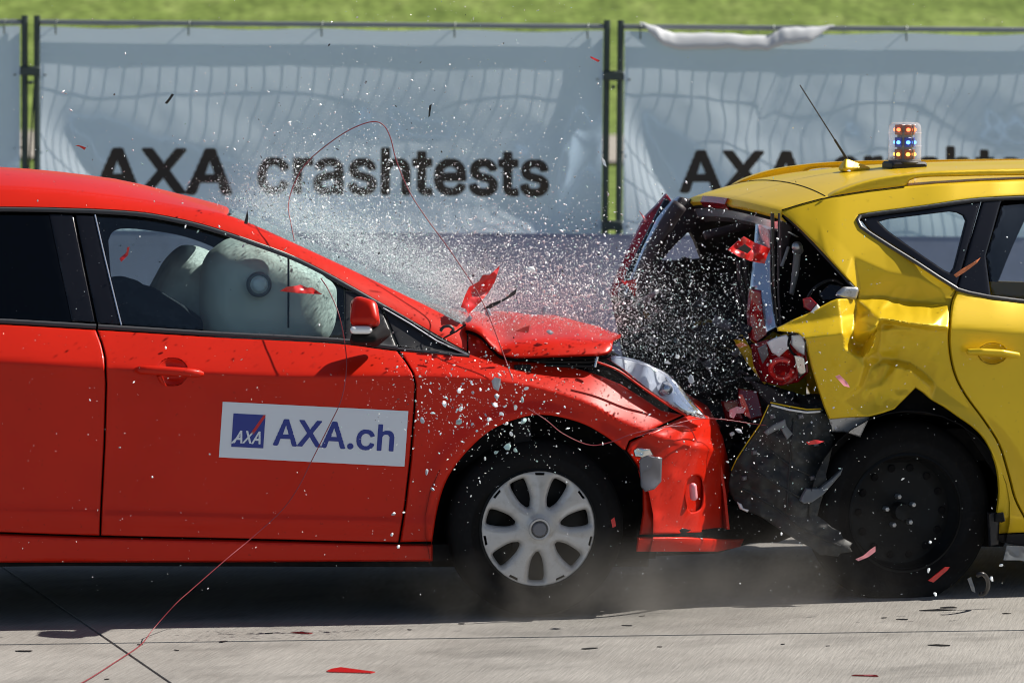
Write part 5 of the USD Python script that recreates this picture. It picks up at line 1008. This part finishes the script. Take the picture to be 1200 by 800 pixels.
# bits lying on the concrete
def lying(name, px, py, L, W, ang, mat, label, group=None, h=0.0025, seed=0):
    r = np.random.default_rng(seed + 77); c = ground_pt(px, py)
    n = 8; a = np.sort(r.uniform(0, 2 * math.pi, n)); pts = np.stack([np.cos(a) * L / 2 * r.uniform(0.7, 1, n), np.sin(a) * W / 2 * r.uniform(0.6, 1, n)], 1)
    q = Polygon(pts).convex_hull; m = trimesh.creation.extrude_polygon(q, h, engine='earcut'); m.apply_transform(trimesh.transformations.rotation_matrix(ang, [0, 0, 1])); m.apply_translation([c[0], c[1], 0.001])
    single(name, m, mat, label, 'debris' if not label.startswith('flat red') else 'shard', group, smooth=False)
lying('ground_shard', 415, 786, 0.20, 0.16, 0.1, 'shard_red', 'flat red shard lying on the concrete at the bottom of the photo', seed=1)
lying('ground_shard', 1012, 792, 0.11, 0.05, 0.0, 'lamp_red', 'flat red dark sliver on the concrete at the bottom right', seed=2)
lying('ground_scrap', 1096, 715, 0.17, 0.05, 0.1, 'shard_dark', 'long black scrap on the concrete below the yellow wheel', seed=3)
lying('ground_scrap', 1112, 712, 0.07, 0.05, 0.3, 'shard_dark', 'short black scrap beside the long one below the yellow wheel', seed=4)
lying('ground_scrap', 352, 742, 0.10, 0.05, 0.1, 'lamp_red', 'thin red scrap on the concrete in front of the red sill', seed=5)
lying('ground_scrap', 98, 745, 0.05, 0.04, 0.2, 'shard_dark', 'small dark scrap on the joint at the bottom left', seed=6) if False else None
for k, (px, py, l) in enumerate([(165, 755.5, .04), (262, 752, .09), (315, 742, .05), (30, 763, .10), (205, 762, .06), (917, 755, .03), (970, 757, .02), (773, 758, .03), (735, 733, .06), (752, 722, .04), (690, 760, .09), (1055, 726, .08), (1180, 719, .05), (1100, 756, .12), (1036, 724, .04), (125, 796, .03), (540, 731, .05), (480, 738, .03)]):
    lying('ground_scrap', px, py, l * 0.75, l * 0.3, k * 0.7 % 0.9 - 0.3, 'shard_dark', 'small dark scrap lying on the sunlit concrete', 'small dark scraps on the concrete', seed=10 + k)

# ================================================================== GLASS
def crumb(seed, flat=1.0):
    m = trimesh.creation.icosahedron(); r = np.random.default_rng(seed)
    V = m.vertices * r.uniform(0.6, 1.15, (12, 1)) * np.array([1, r.uniform(0.7, 1), flat]); return trimesh.Trimesh(V, m.faces, process=False)
r = np.random.default_rng(21)
def rows(*a): return np.concatenate(a)
pts, siz, mats = [], [], []
def add(P, s, w=(0.62, 0.16, 0.14, 0.08)):
    pts.append(P); siz.append(s); mats.append(r.choice(4, len(P), p=w))
def sizes(n, med, sig=0.6, hi=0.0055): return np.clip(med * np.exp(r.normal(0, sig, n)), 0.0004, hi)
# thrown up off the red windscreen
def off_screen(n, lift):
    a, s = r.beta(1.3, 1.0, n), r.uniform(-0.9, 1, n); px = 262 + a * 300
    e = RF.uvz(RF.pt(px, K(px), S(px, K(px)))); v = RF.w / 2 + (RF.w / 2 - e[:, 1]) * s
    q = RF.loc(e[:, 0] + r.normal(0.02, 0.05, n) + 0.10 * (1 - s * s), v, e[:, 2] + 0.03 * (1 - s * s))
    h = r.exponential(lift, n); return q + h[:, None] * (np.array([0, 0, 0.85]) + 0.5 * RF.u) + r.normal(0, 0.03, (n, 3))
add(off_screen(16000, 0.07), sizes(16000, 0.0013)); add(off_screen(8000, 0.20), sizes(8000, 0.0016)); add(off_screen(90000, 0.065), sizes(90000, 0.0008, 0.3), (0.8, 0.2, 0.0, 0.0))
# above the bonnet and inside the crushed gap
def cloud(n, cx, cy, sx, sy, v0, v1, fr=RF):
    px, py = r.normal(cx, sx, n), r.normal(cy, sy, n); return fr.pt(px, py, r.uniform(v0, v1, n))
add(cloud(12000, 650, 362, 70, 26, 0.3, 1.5), sizes(12000, 0.0008, 0.35), (0.8, 0.2, 0, 0)); add(cloud(1500, 640, 345, 80, 45, 0.0, 1.2), sizes(1500, 0.0026, 0.35), (0.85, 0.15, 0, 0)); add(cloud(6500, 640, 340, 75, 36, 0.2, 1.5), sizes(6500, 0.0017)); add(cloud(11000, 615, 350, 75, 26, 0.2, 1.5), sizes(11000, 0.0009, 0.35), (0.7, 0.15, 0.15, 0))
add(cloud(2600, 745, 375, 52, 44, 0.1, 1.2), sizes(2600, 0.0017, 0.5)); add(cloud(1500, 815, 395, 58, 50, 0.0, 0.8), sizes(1500, 0.0014)); add(cloud(9000, 745, 410, 62, 34, 0.1, 1.2), sizes(9000, 0.0008, 0.35))
add(cloud(1300, 870, 430, 70, 90, -0.15, 0.2), sizes(1300, 0.0013)); add(cloud(700, 800, 330, 70, 50, 0.0, 0.6), sizes(700, 0.0016))
# spread thinly over the whole scene
n = 900; add(RF.pt(r.uniform(-60, 1260, n), r.uniform(-10, 420, n), r.uniform(-0.3, 1.4, n)), sizes(n, 0.0013)); n = 1300; add(RF.pt(r.normal(440, 150, n), r.normal(215, 55, n), r.uniform(0, 1.4, n)), sizes(n, 0.0018)); n = 700; add(RF.pt(r.normal(640, 80, n), r.normal(300, 40, n), r.uniform(0, 1.4, n)), sizes(n, 0.0019))
n = 260; add(RF.pt(r.uniform(0, 500, n), r.uniform(380, 700, n), r.uniform(-0.25, -0.04, n)), sizes(n, 0.0013), (0.9, 0.1, 0, 0))
n = 1000; add(RF.pt(r.normal(560, 65, n), r.normal(470, 42, n), r.uniform(-0.3, -0.06, n)), sizes(n, 0.0016, 0.6)); n = 500; add(RF.pt(r.uniform(500, 1180, n), r.uniform(400, 700, n), r.uniform(-0.35, -0.1, n)), sizes(n, 0.0014, 0.4))
pts, siz, mats = rows(*pts), rows(*siz), rows(*mats)
ok = pts[:, 2] > 0.01; pts, siz, mats = pts[ok], siz[ok], mats[ok]
pi = UsdGeom.PointInstancer.Define(stage, '/World/glass_spray')
protos = []
for k, mt in enumerate(('chunk_white', 'chunk_green', 'chunk_grey', 'chunk_dark')):
    usdkit.mesh(stage, f'/World/glass_spray/crumb_{mt}', crumb(k, 0.7), MAT[mt]); protos.append(Sdf.Path(f'/World/glass_spray/crumb_{mt}'))
pi.CreatePrototypesRel().SetTargets(protos)
pi.CreateProtoIndicesAttr(Vt.IntArray.FromNumpy(mats.astype(np.int32)))
pi.CreatePositionsAttr(Vt.Vec3fArray.FromNumpy(pts.astype(np.float32)))
pi.CreateScalesAttr(Vt.Vec3fArray.FromNumpy((siz[:, None] * np.stack([r.uniform(0.8, 1.5, len(siz)) ** 1.6, r.uniform(0.6, 1.2, len(siz)), r.uniform(0.5, 1.1, len(siz))], 1)).astype(np.float32)))
qq = r.normal(size=(len(siz), 4)); qq /= np.linalg.norm(qq, axis=1, keepdims=True)
pi.CreateOrientationsAttr(Vt.QuathArray([Gf.Quath(float(a), float(b), float(c), float(d)) for a, b, c, d in qq]))
data(pi.GetPrim(), 'spray of tiny shattered glass crumbs filling the air over both cars', 'glass', None, 'stuff')
# the larger chunks, one by one
GP = []
def chunk_mesh(seed, a, b, c):
    m = crumb(seed); m.apply_scale([a, b, c]); m.apply_transform(trimesh.transformations.random_rotation_matrix(np.random.default_rng(seed).random(3))); return m
base_c = {}
def chunk(px, py, v, rad, kind, seed, fr=RF):
    key = (kind, seed % 3)
    p = numbered('/World', 'glass_chunk'); x = UsdGeom.Xform.Define(stage, p)
    x.AddTranslateOp().Set(Gf.Vec3d(*map(float, fr.pt(px, py, v)))); rr = np.random.default_rng(seed + 5)
    x.AddRotateXYZOp().Set(Gf.Vec3f(*map(float, rr.uniform(0, 360, 3)))); x.AddScaleOp().Set(Gf.Vec3f(*(rad * f for f in (float(rr.uniform(0.8, 1.5)), 1.0, float(rr.uniform(0.6, 1.0))))))
    if key not in base_c:
        cp = f'/World/Looks/Shapes/chunk_{kind}_{seed % 3}'
        if not base_c: stage.CreateClassPrim('/World/Looks/Shapes')
        usdkit.mesh(stage, cp + '/chunk', crumb(seed % 3 + 30, 0.6), MAT['chunk_' + kind]); base_c[key] = cp
    x.GetPrim().GetReferences().AddInternalReference(base_c[key]); x.GetPrim().SetInstanceable(True)
    data(x.GetPrim(), {'white': 'bright white chunk of shattered glass flying in the air', 'green': 'pale green chunk of shattered glass flying in the air', 'grey': 'grey chunk of shattered glass flying in the air'}[kind], 'glass', f'{kind} flying glass chunks')
for k, (x, y, w, kd) in enumerate([(538, 458, 4, 'white'), (521, 473.5, 4, 'white'), (540, 479, 5.5, 'white'), (537.5, 494, 5.5, 'green'), (582, 450, 7, 'grey'), (582, 464, 4.5, 'grey'), (580, 474, 5, 'white'), (563, 456, 3, 'white'), (554, 460, 3, 'grey'), (604, 477, 3.5, 'white'), (612, 468, 5, 'green'), (614, 493, 5.5, 'green'), (595, 523, 5.5, 'green'), (604, 527, 3.5, 'green'), (581, 530, 3.5, 'green'), (573, 491, 3.5, 'white'), (572, 496, 2.8, 'white'), (599, 508, 3.2, 'white'), (594, 496, 3, 'white'), (588, 485, 3, 'white'), (569, 486, 3, 'grey'), (568.6, 537, 2.4, 'white'), (500, 553, 4, 'grey'), (507, 573, 4, 'grey'), (473, 600, 2.5, 'white'), (461, 602, 2.5, 'grey'), (467, 640, 3, 'white'), (459, 626, 3, 'white'), (613, 428, 4, 'grey'), (571, 428, 4, 'grey'), (617, 455, 3, 'white'), (492, 441, 2, 'white'), (495, 493, 4, 'grey'), (572, 366, 5, 'grey'), (782, 425, 5, 'grey'), (794, 418, 4, 'white'), (638, 364, 5, 'grey'), (549, 374, 5, 'grey'), (644, 389, 4, 'grey'), (810, 444, 5, 'grey'), (865, 504, 6, 'grey'), (858, 508, 4, 'grey'), (1100, 736, 2, 'white'), (1058, 561, 2, 'white'), (1173, 662, 3, 'white'), (1162, 678, 3, 'white'), (1096, 696, 3, 'white'), (1090, 635, 3, 'white'), (1088, 668, 3, 'white'), (622, 316, 5, 'white'), (619, 319, 4, 'white')]):
    chunk(x, y, -0.16 if y > 440 else 0.1, w / 330, kd, k)
k = 100
for cnt, cx, cy, sx, sy, v0, v1, med in ((60, 560, 480, 42, 32, -0.28, -0.1, 0.0042), (60, 740, 370, 70, 50, 0.0, 0.5, 0.0045), (40, 430, 240, 110, 55, 0.0, 0.8, 0.0042), (25, 850, 330, 80, 60, -0.1, 0.3, 0.0045), (20, 900, 520, 90, 80, -0.3, -0.1, 0.004), (20, 300, 130, 200, 60, 0.0, 0.8, 0.004)):
    for _ in range(cnt):
        chunk(r.normal(cx, sx), r.normal(cy, sy), r.uniform(v0, v1), med * math.exp(r.normal(0, 0.25)), r.choice(['white', 'green', 'grey'], p=[0.6, 0.2, 0.2]), k); k += 1

# ================================================================== DUST under the noses
dust_mat = usdkit.material(stage, '/World/Looks/dust', {
    'g': ('geometry', {}), 'n': ('noise_texture', {'scale': 3.2, 'detail': 4.0, 'roughness': 0.55, 'distortion': 0.6}), 'r': ('map_range', {'from_min': 0.42, 'from_max': 0.75, 'to_min': 0.0, 'to_max': 1.0, 'clamp': True}),
    's': ('separate_xyz', {}), 'h': ('map_range', {'from_min': 0.0, 'from_max': 0.42, 'to_min': 1.0, 'to_max': 0.0, 'clamp': True}),
    'w': ('map_range', {'from_min': -0.75, 'from_max': 0.25, 'to_min': 0.0, 'to_max': 1.0, 'clamp': True}), 'w2': ('map_range', {'from_min': 0.5, 'from_max': 1.5, 'to_min': 1.0, 'to_max': 0.0, 'clamp': True}),
    'm': ('math', {'math_type': 'multiply'}), 'm2': ('math', {'math_type': 'multiply', 'value2': 2.1}), 'm3': ('math', {'math_type': 'multiply'}), 'm4': ('math', {'math_type': 'multiply'}),
    'v': ('principled_volume', {'color': (0.44, 0.41, 0.37), 'anisotropy': 0.2})},
    [('g.position', 'n.vector'), ('n.fac', 'r.value'), ('g.position', 's.vector'), ('s.z', 'h.value'), ('s.x', 'w.value'), ('s.x', 'w2.value'), ('r.result', 'm.value1'), ('h.result', 'm.value2'), ('m.value', 'm3.value1'), ('w.result', 'm3.value2'), ('m3.value', 'm4.value1'), ('w2.result', 'm4.value2'), ('m4.value', 'm2.value1'), ('m2.value', 'v.density')], volume='v.volume')
MAT['dust'] = dust_mat
dm_ = trimesh.creation.icosphere(3, 1.0); dm_.apply_scale([1.5, 0.55, 0.5]); dm_.vertices[:, 2] = np.maximum(dm_.vertices[:, 2], 0.004 - 0.0 * dm_.vertices[:, 0]); dm_.apply_translation([0.55, 0.0, 0.0])
single('dust_cloud', dm_, 'dust', 'brown dust swirling on the ground around the front wheel of the red car', 'dust', None, 'stuff', smooth=False)
